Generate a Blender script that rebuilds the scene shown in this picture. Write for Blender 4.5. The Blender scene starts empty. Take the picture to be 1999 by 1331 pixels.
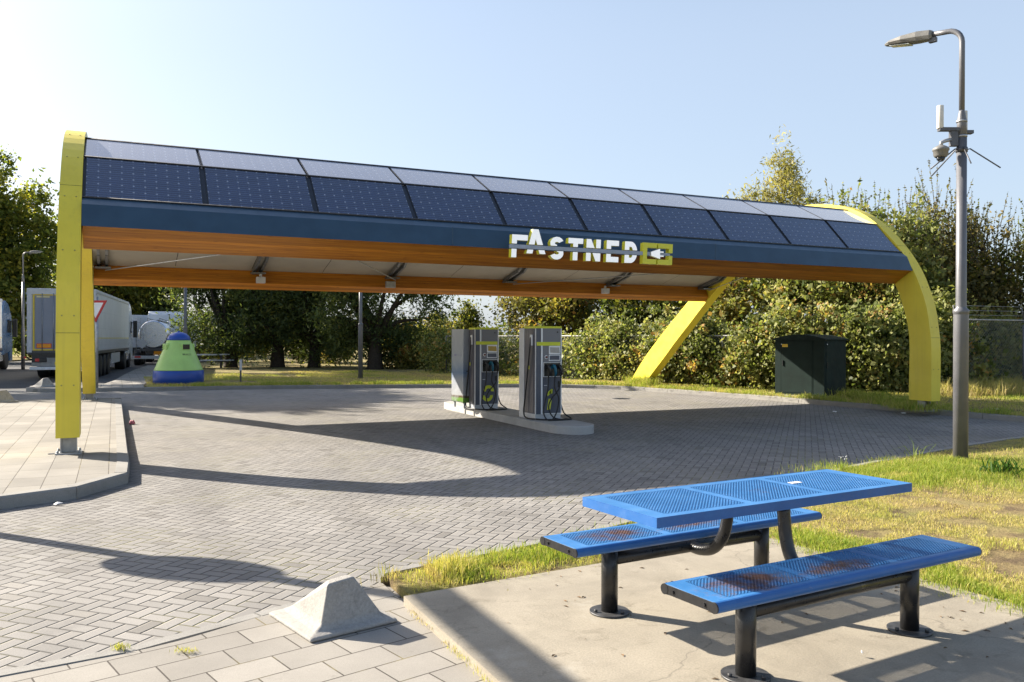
import bpy, math, random
import numpy as np
from mathutils import Vector, Matrix
R=math.radians
rnd=random.Random(7)
rng=np.random.default_rng(11)
SC=bpy.context.scene
COL=SC.collection
A_CAM=R(25.57)

# ------------------------------------------------------------------ mesh builder
class MB:
    def __init__(s): s.v=[];s.f=[];s.m=[];s.uv={};s.sm=[]
    def add(s,vs,fs,mi=0,sm=False):
        o=len(s.v); s.v+= [tuple(p) for p in vs]
        for f in fs: s.f.append(tuple(o+i for i in f)); s.m.append(mi); s.sm.append(sm)
        return o
    def box(s,x0,x1,y0,y1,z0,z1,mi=0):
        v=[(x,y,z) for z in (z0,z1) for y in (y0,y1) for x in (x0,x1)]
        s.add(v,[(0,2,3,1),(4,5,7,6),(0,1,5,4),(2,6,7,3),(0,4,6,2),(1,3,7,5)],mi)
    def obox(s,c,ax,ay,az,hx,hy,hz,mi=0):
        c=Vector(c);ax=Vector(ax).normalized()*hx;ay=Vector(ay).normalized()*hy;az=Vector(az).normalized()*hz
        v=[c+ax*i+ay*j+az*k for k in(-1,1) for j in(-1,1) for i in(-1,1)]
        s.add(v,[(0,2,3,1),(4,5,7,6),(0,1,5,4),(2,6,7,3),(0,4,6,2),(1,3,7,5)],mi)
    def prism(s,pts,off,mi=0,mi2=None):
        n=len(pts);off=Vector(off); a=[Vector(p) for p in pts]; b=[p+off for p in a]
        s.add(a+b,[tuple(range(n))[::-1]],mi if mi2 is None else mi2)
        o=len(s.v)-2*n
        s.f.append(tuple(o+n+i for i in range(n)));s.m.append(mi);s.sm.append(False)
        for i in range(n):
            j=(i+1)%n; s.f.append((o+i,o+j,o+n+j,o+n+i));s.m.append(mi);s.sm.append(False)
    def tube(s,pts,rad,n=10,caps=True,mi=0,sm=True,flat=1.0):
        pts=[Vector(p) for p in pts]
        if not isinstance(rad,(list,tuple)): rad=[rad]*len(pts)
        rings=[];prev=None
        for i,p in enumerate(pts):
            t=(pts[min(i+1,len(pts)-1)]-pts[max(i-1,0)]).normalized()
            if prev is None:
                u=t.cross(Vector((0,0,1)))
                if u.length<1e-3:u=t.cross(Vector((0,1,0)))
                u.normalize()
            else: u=(prev-t*prev.dot(t)).normalized()
            w=t.cross(u);prev=u
            rings.append([p+(u*math.cos(2*math.pi*k/n)+w*math.sin(2*math.pi*k/n)*flat)*rad[i] for k in range(n)])
        vs=[q for r in rings for q in r]
        fs=[(i*n+k,i*n+(k+1)%n,(i+1)*n+(k+1)%n,(i+1)*n+k) for i in range(len(pts)-1) for k in range(n)]
        o=s.add(vs,fs,mi,sm)
        if caps:
            s.f.append(tuple(o+k for k in range(n))[::-1]);s.m.append(mi);s.sm.append(False)
            e=o+(len(pts)-1)*n
            s.f.append(tuple(e+k for k in range(n)));s.m.append(mi);s.sm.append(False)
    def lathe(s,prof,c=(0,0,0),n=24,mi=0,sm=True,ph=0,sx=1,sy=1):
        vs=[(c[0]+sx*r*math.cos(2*math.pi*k/n+ph),c[1]+sy*r*math.sin(2*math.pi*k/n+ph),c[2]+z) for r,z in prof for k in range(n)]
        fs=[(i*n+k,i*n+(k+1)%n,(i+1)*n+(k+1)%n,(i+1)*n+k) for i in range(len(prof)-1) for k in range(n)]
        o=s.add(vs,fs,mi,sm)
        if prof[0][0]>1e-4: s.f.append(tuple(o+k for k in range(n))[::-1]);s.m.append(mi);s.sm.append(False)
        e=o+(len(prof)-1)*n
        if prof[-1][0]>1e-4: s.f.append(tuple(e+k for k in range(n)));s.m.append(mi);s.sm.append(False)
    def disc(s,c,nrm,r,h,n=12,mi=0):
        c=Vector(c);nrm=Vector(nrm).normalized(); s.tube([c,c+nrm*h],r,n,True,mi)
    def quad(s,a,b,c,d,mi=0,uv=None):
        s.add([a,b,c,d],[(0,1,2,3)],mi)
        if uv: s.uv[len(s.f)-1]=uv
    def build(s,name,mats,parent=None,bevel=0,seg=2,ang=35):
        me=bpy.data.meshes.new(name); me.from_pydata(s.v,[],s.f); 
        if not isinstance(mats,(list,tuple)): mats=[mats]
        for m in mats: me.materials.append(m)
        me.polygons.foreach_set('material_index',s.m); me.polygons.foreach_set('use_smooth',s.sm)
        if s.uv:
            uvl=me.uv_layers.new(name='UVMap')
            for p in me.polygons:
                if p.index in s.uv:
                    for li,u in zip(p.loop_indices,s.uv[p.index]): uvl.data[li].uv=u
        me.validate(); me.update()
        o=bpy.data.objects.new(name,me); COL.objects.link(o)
        if parent: o.parent=parent
        if bevel:
            b=o.modifiers.new('edge','BEVEL'); b.width=bevel;b.segments=seg;b.limit_method='ANGLE';b.angle_limit=R(ang)
            b.harden_normals=False
        return o

def tag(o,label=None,cat=None,group=None,kind=None):
    if label:o['label']=label
    if cat:o['category']=cat
    if group:o['group']=group
    if kind:o['kind']=kind
    return o
def thing(name,label,cat,loc=(0,0,0),rz=0,group=None):
    o=bpy.data.objects.new(name,None);COL.objects.link(o);o.location=loc;o.rotation_euler=(0,0,rz)
    o.empty_display_size=.2
    return tag(o,label,cat,group)
def dup(root,loc,rz,label=None,group=None):
    kids={}
    for o in list(COL.objects):
        if o.parent: kids.setdefault(o.parent.name,[]).append(o)
    def rec(o,par):
        c=o.copy();COL.objects.link(c)
        if par:c.parent=par
        for k in kids.get(o.name,[]): rec(k,c)
        return c
    c=rec(root,None);c.location=loc;c.rotation_euler=(0,0,rz)
    if label:c['label']=label
    if group:c['group']=group
    return c

def catmull(P,n):
    P=[Vector(p) for p in P]; Q=[P[0]*2-P[1]]+P+[P[-1]*2-P[-2]]; out=[]
    m=len(P)-1
    for i in range(n+1):
        t=i/n*m; k=min(int(t),m-1); t-=k
        a,b,c,d=Q[k:k+4]
        out.append(.5*((2*b)+(c-a)*t+(2*a-5*b+4*c-d)*t*t+(3*b-a-3*c+d)*t**3))
    return out
def resample(P,step):
    P=[Vector(p) for p in P];out=[P[0].copy()];acc=0
    for a,b in zip(P[:-1],P[1:]):
        L=(b-a).length; pos=step-acc
        while pos<=L: out.append(a+(b-a)*(pos/L));pos+=step
        acc=(acc+L)%step
    return out
def arclen(P,n):
    P=[np.array(p,float) for p in P];d=[0]
    for a,b in zip(P[:-1],P[1:]): d.append(d[-1]+np.linalg.norm(b-a))
    d=np.array(d);t=np.linspace(0,d[-1],n);A=np.array(P)
    return np.stack([np.interp(t,d,A[:,k]) for k in range(A.shape[1])],1)

# ------------------------------------------------------------------ materials
class NT:
    def __init__(s,name):
        s.mat=bpy.data.materials.new(name);s.mat.use_nodes=True;s.t=s.mat.node_tree;s.t.nodes.clear()
        s.out=s.t.nodes.new('ShaderNodeOutputMaterial')
        s.tc=None
    def n(s,ty,**k):
        x=s.t.nodes.new('ShaderNode'+ty)
        for a,b in k.items(): setattr(x,a,b)
        return x
    def l(s,a,b): s.t.links.new(a,b)
    def setin(s,node,i,v):
        if isinstance(v,bpy.types.NodeSocket): s.l(v,node.inputs[i])
        else: node.inputs[i].default_value=v
    def co(s,which='Object'):
        if not s.tc:s.tc=s.n('TexCoord')
        return s.tc.outputs[which]
    def m(s,op,a,b=0.0,c=None):
        x=s.n('Math',operation=op);s.setin(x,0,a);s.setin(x,1,b)
        if c is not None:s.setin(x,2,c)
        return x.outputs[0]
    def map(s,vec,scale=(1,1,1),rot=(0,0,0),loc=(0,0,0)):
        x=s.n('Mapping');s.l(vec,x.inputs[0]);x.inputs['Scale'].default_value=scale;x.inputs['Rotation'].default_value=rot;x.inputs['Location'].default_value=loc
        return x.outputs[0]
    def noise(s,scale,detail=4,vec=None,rough=.55,out='Fac',dist=0):
        x=s.n('TexNoise');s.l(vec if vec is not None else s.co(),x.inputs['Vector'])
        x.inputs['Scale'].default_value=scale;x.inputs['Detail'].default_value=detail;x.inputs['Roughness'].default_value=rough;x.inputs['Distortion'].default_value=dist
        return x.outputs[out]
    def ramp(s,fac,stops,interp='LINEAR'):
        x=s.n('ValToRGB');s.l(fac,x.inputs[0]);e=x.color_ramp.elements;x.color_ramp.interpolation=interp
        while len(e)<len(stops):e.new(.5)
        for el,(p,c) in zip(e,stops):
            el.position=p;el.color=(c,c,c,1) if isinstance(c,(int,float)) else (*c,1)
        return x.outputs[0]
    def mix(s,fac,a,b,mode='MIX'):
        x=s.n('Mix',data_type='RGBA',blend_type=mode);s.setin(x,0,fac)
        for i,v in ((6,a),(7,b)):
            if isinstance(v,bpy.types.NodeSocket):s.l(v,x.inputs[i])
            else:x.inputs[i].default_value=(*v,1)
        return x.outputs[2]
    def bump(s,h,strength=.3,dist=.01,nrm=None):
        x=s.n('Bump');s.l(h,x.inputs['Height']);x.inputs['Strength'].default_value=strength;x.inputs['Distance'].default_value=dist
        if nrm is not None:s.l(nrm,x.inputs['Normal'])
        return x.outputs[0]
    def bsdf(s,col,rough=.6,metal=0.0,nrm=None,spec=.5,coat=0,emit=None):
        b=s.n('BsdfPrincipled')
        if isinstance(col,bpy.types.NodeSocket):s.l(col,b.inputs['Base Color'])
        else:b.inputs['Base Color'].default_value=(*col,1)
        s.setin(b,'Roughness',rough);s.setin(b,'Metallic',metal)
        b.inputs['Specular IOR Level'].default_value=spec;b.inputs['Coat Weight'].default_value=coat
        if nrm is not None:s.l(nrm,b.inputs['Normal'])
        s.l(b.outputs[0],s.out.inputs[0]);return b
_mc={}
def plain(name,col,rough=.5,metal=0,var=.12,scale=6,bump=.0,spec=.5,coat=0,bscale=60):
    if name in _mc:return _mc[name]
    n=NT(name);f=n.noise(scale,5)
    dark=tuple(c*(1-var) for c in col);lite=tuple(min(1,c*(1+var)) for c in col)
    c=n.ramp(f,[(.3,dark),(.7,lite)])
    nr=n.bump(n.noise(bscale,3),bump,.004) if bump else None
    rr=n.ramp(n.noise(scale*2.3,3),[(.3,max(0,rough-.07)),(.7,min(1,rough+.07))])
    n.bsdf(c,rr,metal,nr,spec,coat);_mc[name]=n.mat;return n.mat

def mat_paving():
    n=NT('herringbone_brick');p=n.map(n.co(),(10,10,1),(0,0,R(45)))
    sp=n.n('SeparateXYZ');n.l(p,sp.inputs[0]);x,y=sp.outputs[0],sp.outputs[1]
    wob=n.noise(1.3,2); wx=n.m('MULTIPLY_ADD',wob,.25,x); wy=n.m('MULTIPLY_ADD',n.noise(1.7,2),.25,y)
    i=n.m('FLOOR',wx);j=n.m('FLOOR',wy);fx=n.m('SUBTRACT',wx,i);fy=n.m('SUBTRACT',wy,j)
    k=n.m('FLOORED_MODULO',n.m('SUBTRACT',i,j),4.0)
    eq=[n.m('COMPARE',k,float(v),.1) for v in range(4)]
    dr=n.m('MULTIPLY_ADD',eq[0],9.,n.m('SUBTRACT',1.,fx)); dl=n.m('MULTIPLY_ADD',eq[1],9.,fx)
    dt=n.m('MULTIPLY_ADD',eq[3],9.,n.m('SUBTRACT',1.,fy)); db=n.m('MULTIPLY_ADD',eq[2],9.,fy)
    d=n.m('MINIMUM',n.m('MINIMUM',dr,dl),n.m('MINIMUM',dt,db))
    face=n.ramp(d,[(.022,0.),(.062,1.)])
    top=n.ramp(d,[(.015,0.),(.11,1.)])
    ci=n.n('CombineXYZ');n.l(n.m('SUBTRACT',i,eq[1]),ci.inputs[0]);n.l(n.m('SUBTRACT',j,eq[2]),ci.inputs[1])
    w=n.n('TexWhiteNoise',noise_dimensions='2D');n.l(ci.outputs[0],w.inputs['Vector'])
    bc=n.ramp(w.outputs['Value'],[(0,(.215,.205,.191)),(.5,(.245,.233,.217)),(.9,(.264,.251,.233)),(1,(.225,.209,.185))])
    grain=n.ramp(n.noise(220,3),[(.3,.8),(.7,1.15)]); bc=n.mix(1.,bc,grain,'MULTIPLY')
    big=n.ramp(n.noise(.55,6),[(.3,.82),(.62,1.06)]); bc=n.mix(1.,bc,big,'MULTIPLY')
    st=n.ramp(n.noise(1.9,5,rough=.7),[(.58,0.),(.74,.45)]); bc=n.mix(st,bc,(.11,.105,.1))
    odd=n.ramp(w.outputs['Value'],[(.955,0.),(.965,.5)]); bc=n.mix(odd,bc,(.12,.115,.11))
    tr=n.ramp(n.noise(1.,4,n.map(n.co(),(1.1,.12,1)),.6),[(.5,0.),(.66,.32)]); bc=n.mix(tr,bc,(.12,.112,.105))
    oil=n.ramp(n.noise(2.6,3,rough=.5),[(.70,0.),(.76,.6)]); bc=n.mix(oil,bc,(.06,.058,.056))
    sand=n.ramp(n.noise(.9,6,n.map(n.co(),(1,1,1),(0,0,0),(7,3,0)),.65),[(.55,0.),(.72,.35)]); bc=n.mix(sand,bc,(.29,.265,.225))
    moss=n.ramp(n.noise(.8,4),[(.5,0.),(.62,.8)])
    jc=n.mix(moss,(.045,.041,.037),(.17,.16,.05))
    c=n.mix(face,jc,bc)
    h=n.m('MULTIPLY_ADD',n.noise(160,3),.12,top); h=n.m('MULTIPLY_ADD',w.outputs['Value'],.12,h)
    nr=n.bump(h,.8,.008); n.bsdf(c,.85,0,nr,.3);return n.mat
def mat_tiles(name,sx,sy,rot,off,col,loc=(0,0,0),off_every=2):
    n=NT(name);p=n.map(n.co(),(1,1,1),(0,0,rot),loc)
    b=n.n('TexBrick');n.l(p,b.inputs[0]);b.offset=off;b.offset_frequency=off_every;b.squash=1
    b.inputs['Scale'].default_value=1;b.inputs['Brick Width'].default_value=sx;b.inputs['Row Height'].default_value=sy
    b.inputs['Mortar Size'].default_value=.0045;b.inputs['Mortar Smooth'].default_value=.15;b.inputs['Bias'].default_value=0
    b.inputs['Color1'].default_value=(*[c*.88 for c in col],1);b.inputs['Color2'].default_value=(*[min(1,c*1.1) for c in col],1)
    mo=n.mix(n.ramp(n.noise(3,3),[(.52,0.),(.64,1.)]),(.07,.06,.05),(.19,.16,.08)); 
    cc=n.mix(b.outputs['Fac'],b.outputs['Color'],mo)
    cc=n.mix(1.,cc,n.ramp(n.noise(250,3),[(.3,.86),(.7,1.1)]),'MULTIPLY')
    cc=n.mix(1.,cc,n.ramp(n.noise(1.1,6),[(.3,.8),(.65,1.08)]),'MULTIPLY')
    cc=n.mix(n.ramp(n.noise(7,5,rough=.7),[(.63,0.),(.75,.4)]),cc,(.14,.125,.105))
    h=n.m('SUBTRACT',1.,b.outputs['Fac']);h=n.m('MULTIPLY_ADD',n.noise(200,2),.1,h)
    n.bsdf(cc,.85,0,n.bump(h,.5,.005),.3);return n.mat
def mat_concrete(name,col,fine=120,stain=.5,bump=.35,crack=False):
    n=NT(name)
    c=n.ramp(n.noise(2.2,6,rough=.65),[(.25,tuple(x*.78 for x in col)),(.5,col),(.75,tuple(min(1,x*1.12) for x in col))])
    c=n.mix(1.,c,n.ramp(n.noise(fine,4,rough=.7),[(.3,.8),(.7,1.12)]),'MULTIPLY')
    v=n.n('TexVoronoi');n.l(n.co(),v.inputs['Vector']);v.inputs['Scale'].default_value=45
    c=n.mix(n.ramp(v.outputs['Distance'],[(.05,.45),(.13,0.)]),c,tuple(x*.45 for x in col))
    c=n.mix(n.ramp(n.noise(5.5,6,rough=.75,dist=.6),[(.56,0.),(.72,stain)]),c,tuple(x*.5 for x in (col[0],col[1]*.97,col[2]*.9)))
    if crack:
        vd=n.n('TexVoronoi',feature='DISTANCE_TO_EDGE');wv=n.n('VectorMath',operation='ADD');n.l(n.co(),wv.inputs[0]);ns=n.n('TexNoise');n.l(n.co(),ns.inputs[0]);ns.inputs['Scale'].default_value=3.;ns.inputs['Detail'].default_value=6;sc_=n.n('VectorMath',operation='SCALE');n.l(ns.outputs['Color'],sc_.inputs[0]);sc_.inputs['Scale'].default_value=.5;n.l(sc_.outputs[0],wv.inputs[1]);n.l(wv.outputs[0],vd.inputs['Vector']);vd.inputs['Scale'].default_value=.42
        c=n.mix(n.ramp(vd.outputs['Distance'],[(.0,.55),(.0035,0.)]),c,(.12,.105,.085))
        c=n.mix(n.ramp(n.noise(1.1,7,rough=.7,dist=.8),[(.48,0.),(.66,.5)]),c,tuple(x*.62 for x in col))
        c=n.mix(n.ramp(n.noise(1.7,6,n.map(n.co(),(1,1,1),(0,0,0),(5,2,0)),.7),[(.6,0.),(.75,.5)]),c,(.47,.44,.38))
    n.bsdf(c,.88,0,n.bump(n.noise(fine,5,rough=.7),bump,.004),.3);return n.mat
def mat_wood():
    n=NT('glulam_wood');p=n.map(n.co(),(.35,9,9))
    g=n.noise(3.2,6,p,.65,dist=.8)
    c=n.ramp(g,[(.3,(.27,.085,.006)),(.5,(.45,.165,.011)),(.72,(.6,.25,.02))])
    sp=n.n('SeparateXYZ');n.l(n.co(),sp.inputs[0])
    q=n.m('ADD',n.m('MULTIPLY',sp.outputs[2],14.),n.m('MULTIPLY',sp.outputs[1],-9.))
    fl=n.m('FLOOR',q);w=n.n('TexWhiteNoise',noise_dimensions='1D');n.l(fl,w.inputs['W'])
    c=n.mix(1.,c,n.ramp(w.outputs['Value'],[(0,.72),(1,1.2)]),'MULTIPLY')
    line=n.ramp(n.m('FRACT',q),[(.0,.55),(.05,1.)]);c=n.mix(1.,c,line,'MULTIPLY')
    v=n.n('TexVoronoi');n.l(n.map(n.co(),(1.3,11,11)),v.inputs['Vector']);v.inputs['Scale'].default_value=1.6
    c=n.mix(n.ramp(v.outputs['Distance'],[(.05,.85),(.11,0.)]),c,(.07,.022,.008))
    n.bsdf(c,.42,0,n.bump(g,.1,.003),.5);return n.mat
def mat_solar():
    n=NT('solar_cells');uv=n.co('UV');sp=n.n('SeparateXYZ');n.l(uv,sp.inputs[0])
    u=n.m('MULTIPLY',sp.outputs[0],10.);v=n.m('MULTIPLY',sp.outputs[1],6.)
    fu=n.m('ABSOLUTE',n.m('SUBTRACT',n.m('FRACT',u),.5));fv=n.m('ABSOLUTE',n.m('SUBTRACT',n.m('FRACT',v),.5))
    corner=n.ramp(n.m('ADD',fu,fv),[(.875,0.),(.9,1.)])
    grid=n.m('MAXIMUM',n.ramp(fu,[(.483,0.),(.489,.5)]),n.ramp(fv,[(.48,0.),(.488,.35)]))
    fb=n.m('ABSOLUTE',n.m('SUBTRACT',n.m('FRACT',n.m('MULTIPLY',v,3.)),.5)); bus=n.ramp(fb,[(.05,.75),(.11,0.)])
    wn=n.n('TexWhiteNoise',noise_dimensions='2D');cb=n.n('CombineXYZ');n.l(n.m('FLOOR',u),cb.inputs[0]);n.l(n.m('FLOOR',v),cb.inputs[1]);n.l(cb.outputs[0],wn.inputs['Vector'])
    base=n.ramp(wn.outputs['Value'],[(0,(.008,.015,.05)),(1,(.012,.022,.07))])
    c=n.mix(bus,base,(.10,.145,.25));c=n.mix(n.m('MULTIPLY',grid,.45),c,(.2,.24,.32));c=n.mix(n.m('MULTIPLY',corner,.7),c,(.40,.43,.5))
    b=n.bsdf(c,.12,0,None,.5,1.0);b.inputs['Sheen Weight'].default_value=.13;b.inputs['Sheen Roughness'].default_value=.35;b.inputs['Coat Roughness'].default_value=.02;b.inputs['Coat IOR'].default_value=1.7;return n.mat
def mat_leaf(name,stops,transl=.35,rough=.55):
    n=NT(name);a=n.n('Attribute',attribute_name='tint');c=n.ramp(a.outputs['Fac'],stops)
    b=n.n('BsdfPrincipled');n.l(c,b.inputs['Base Color']);b.inputs['Roughness'].default_value=rough;b.inputs['Specular IOR Level'].default_value=.2
    t=n.n('BsdfTranslucent');n.l(n.mix(1.,c,(1.5,1.6,.8),'MULTIPLY'),t.inputs[0])
    m=n.n('MixShader');m.inputs[0].default_value=transl;n.l(b.outputs[0],m.inputs[1]);n.l(t.outputs[0],m.inputs[2]);n.l(m.outputs[0],n.out.inputs[0])
    return n.mat
def mat_soil():
    n=NT('dry_lawn_soil');g=n.noise(1.1,6,rough=.6)
    c=n.ramp(g,[(.3,(.24,.175,.095)),(.45,(.33,.26,.125)),(.55,(.28,.25,.095)),(.7,(.17,.19,.05))])
    c=n.mix(n.ramp(n.noise(2.6,6,rough=.7),[(.5,0.),(.64,.9)]),c,(.16,.115,.075))
    c=n.mix(1.,c,n.ramp(n.noise(55,4,rough=.8),[(.3,.55),(.7,1.35)]),'MULTIPLY')
    n.bsdf(c,.95,0,n.bump(n.noise(40,5,rough=.8),1.,.03),.1);return n.mat
def mat_asphalt():
    n=NT('asphalt');c=n.ramp(n.noise(.7,5),[(.3,(.055,.055,.058)),(.7,(.085,.084,.082))])
    c=n.mix(1.,c,n.ramp(n.noise(150,3),[(.3,.75),(.7,1.3)]),'MULTIPLY');n.bsdf(c,.85,0,n.bump(n.noise(180,3),.4,.004),.3);return n.mat
def mat_blue_rust(name,rust):
    n=NT(name);f=n.noise(5,4);c=n.ramp(f,[(.3,(.03,.145,.36)),(.7,(.048,.185,.43))] if rust else [(.3,(.014,.095,.30)),(.7,(.022,.12,.36))])  # rim and rolled edges use the darker blue, their shade painted in
    c=n.mix(n.ramp(n.noise(7,7,rough=.8),[(.52,0.),(.72,.45 if rust else .2)]),c,(.12,.27,.52))
    c=n.mix(n.ramp(n.noise(26,6,rough=.8,dist=1.),[(.64,0.),(.7,.7)]),c,(.20,.24,.28))
    if rust:
        a=n.n('Attribute',attribute_name='wear')
        k=n.m('ADD',n.m('MULTIPLY',a.outputs['Fac'],.82),n.m('MULTIPLY',n.m('SUBTRACT',n.noise(7,8,rough=.8),.5),2.2))
        r=n.ramp(n.noise(40,4),[(.3,(.06,.03,.02)),(.6,(.15,.068,.038)),(.8,(.26,.18,.14))])
        c=n.mix(n.ramp(k,[(.4,0.),(.85,.95)]),c,r)
    n.bsdf(c,n.ramp(n.noise(14,4),[(.3,.32),(.7,.55)]),0,None,.45,0);return n.mat
def mat_wrap():
    # printed landscape picture on the slim cabinet: sky, clouds, dark band, green field (a print that stays put)
    n=NT('printed_cabinet_wrap');sp=n.n('SeparateXYZ');n.l(n.co(),sp.inputs[0]);z=sp.outputs[2]
    z=n.m('DIVIDE',z,1.75);zz=n.m('MULTIPLY_ADD',n.m('SUBTRACT',n.noise(2.4,4),.5),.05,z)
    c=n.ramp(zz,[(.0,(.55,.57,.58)),(.065,(.42,.44,.46)),(.07,(.09,.19,.02)),(.135,(.12,.24,.03)),(.14,(.07,.05,.02)),(.16,(.12,.09,.05)),(.17,(.36,.37,.38)),(.35,(.34,.37,.42)),(.45,(.14,.22,.36)),(.6,(.32,.36,.42)),(1.,(.38,.40,.43))])
    c=n.mix(n.ramp(n.noise(3,5,dist=1),[(.5,0.),(.7,.4)]),c,(.5,.52,.55))
    n.bsdf(c,.3,.2,None,.5);return n.mat
def mat_dark_wrap():
    n=NT('charger_side_wrap');p=n.map(n.co(),(9,9,1.2))
    c=n.ramp(n.noise(2.,6,p,.6),[(.3,(.05,.05,.062)),(.55,(.095,.09,.105)),(.75,(.18,.17,.18))])
    n.bsdf(c,.35,0,None,.5,.1);return n.mat
def mat_hatch():
    n=NT('charger_face_print');w=n.n('TexWave');n.l(n.co(),w.inputs[0]);w.inputs['Scale'].default_value=60;w.bands_direction='Z'
    c=n.ramp(w.outputs[1],[(.3,(.15,.15,.165)),(.7,(.2,.2,.215))]);n.bsdf(c,.4);return n.mat
def mat_curtain():
    n=NT('white_tarpaulin');sp=n.n('SeparateXYZ');n.l(n.co(),sp.inputs[0])
    c=n.ramp(n.noise(1.2,5),[(.3,(.68,.68,.66)),(.7,(.78,.78,.76))])
    gy=n.m('ABSOLUTE',n.m('SUBTRACT',n.m('FRACT',n.m('MULTIPLY',sp.outputs[1],.55)),.5));gz=n.m('ABSOLUTE',n.m('SUBTRACT',n.m('FRACT',n.m('MULTIPLY',sp.outputs[2],1.4)),.5))
    ln=n.m('MAXIMUM',n.ramp(gy,[(.475,0.),(.49,.2)]),n.ramp(gz,[(.48,0.),(.49,.15)]));c=n.mix(ln,c,(.3,.3,.3))
    n.bsdf(c,.45,0,n.bump(n.noise(2,3),.15,.02),.5);return n.mat

def mat_yellow():
    n=NT('yellow_paint');c=n.ramp(n.noise(1.5,5),[(.3,(.70,.56,.045)),(.7,(.80,.65,.055))])
    sp=n.n('SeparateXYZ');n.l(n.co(),sp.inputs[0])
    streak=n.ramp(n.noise(1.,6,n.map(n.co(),(14,14,.5)),.65),[(.52,0.),(.75,.22)]);c=n.mix(streak,c,(.36,.30,.06))
    low=n.m('MULTIPLY',n.ramp(sp.outputs[2],[(.0,1.),(.16,0.)]),n.ramp(n.noise(9,6,rough=.75),[(.42,0.),(.62,.8)]));c=n.mix(low,c,(.2,.16,.05))
    c=n.mix(n.ramp(n.noise(30,6,rough=.8),[(.68,0.),(.74,.5)]),c,(.35,.3,.1))
    n.bsdf(c,n.ramp(n.noise(4,4),[(.3,.36),(.7,.5)]),0,n.bump(n.noise(5,3),.05,.01),.5);return n.mat
YEL=mat_yellow()
NAVY=plain('anthracite_blue_sheet',(.03,.064,.105),.38,.0,.12,3)
NAVYL=plain('anthracite_blue_lit_lip',(.045,.085,.13),.35,.0,.1,3)  # same sheet lightened: brightness of the skyward tilt is put into the colour
FRAME=plain('black_panel_frame',(.018,.022,.03),.4)
WOOD=mat_wood();SOLAR=mat_solar()
SOFF=plain('offwhite_ceiling_sheet',(.36,.335,.285),.6,0,.1,1.2)
STEEL=plain('galvanised_steel',(.36,.37,.38),.45,.6,.2,9)
DSTEEL=plain('dark_steel',(.10,.10,.105),.45,.4,.2,9)
POLE=plain('grey_lacquered_pole',(.135,.137,.148),.42,.15,.12,4)
LAMPH=plain('lamp_housing_grey',(.19,.185,.17),.45,.1,.15,10,.02)
GLASSY=plain('lamp_glass',(.45,.48,.45),.12)
BLACK=plain('black_enamel',(.016,.016,.017),.32,0,.35,14,.03)
RUBBER=plain('black_rubber',(.013,.013,.014),.55,0,.3,14)
BLUE=mat_blue_rust('blue_enamel_shaded',False);BLUER=mat_blue_rust('blue_enamel_rusting',True)
WHITE=plain('white_lacquer',(.84,.84,.83),.4,0,.05,5)
LTG=plain('light_grey_plastic',(.55,.56,.57),.4,0,.08,8)
SILV=plain('silver_sheet',(.5,.52,.55),.35,.35,.08,3)
CHY=plain('lime_yellow_film',(.62,.66,.03),.4,0,.05,9)
CHD=plain('slate_film',(.075,.085,.115),.35,0,.15,4)
TEAL=plain('teal_plastic',(.012,.13,.2),.35)
GRN=plain('dark_green_cabinet',(.010,.021,.018),.62,0,.2,3,.02,.15)
LIME=plain('lime_green_polyester',(.46,.70,.19),.4,0,.1,2)
BINB=plain('cobalt_blue_polyester',(.015,.07,.36),.35,0,.12,2)
RED=plain('traffic_red',(.5,.02,.02),.4)
ORG=plain('orange_reflector',(.85,.3,.0),.4)
REDL=plain('red_tail_lamp',(.6,.02,.02),.25)
CABG=plain('truck_cab_white',(.6,.62,.64),.3,0,.06,3,0,.5,.3)
CABB=plain('truck_cab_blue',(.03,.085,.19),.3,0,.1,3,0,.5,.3)
CABN=plain('truck_cab_navy',(.02,.035,.08),.3,0,.1,3)
DOORG=plain('trailer_door_grey',(.23,.25,.30),.45,0,.06,2)
WGLASS=plain('dark_window_glass',(.02,.025,.03),.08)
TANK=plain('polished_tank_steel',(.62,.65,.7),.22,.75,.06,2)
BARK=plain('bark',(.05,.04,.03),.9,0,.35,14,.8,.2,0,25)
BARKL=plain('bark_pale',(.12,.10,.075),.9,0,.3,14,.6,.2,0,25)
PAVE=mat_paving();SOIL=mat_soil();ASPH=mat_asphalt()
KERB=mat_concrete('kerb_concrete',(.27,.26,.24));SLABM=mat_concrete('slab_concrete',(.32,.285,.225),90,.8,.5,True)
ISLM=mat_concrete('pale_concrete',(.42,.41,.39),130,.3);BOLM=mat_concrete('rough_concrete',(.34,.325,.30),60,.75,1.0)
ROLL=0.142;SKYROT=-39.4;EXPO=1.52
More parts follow.
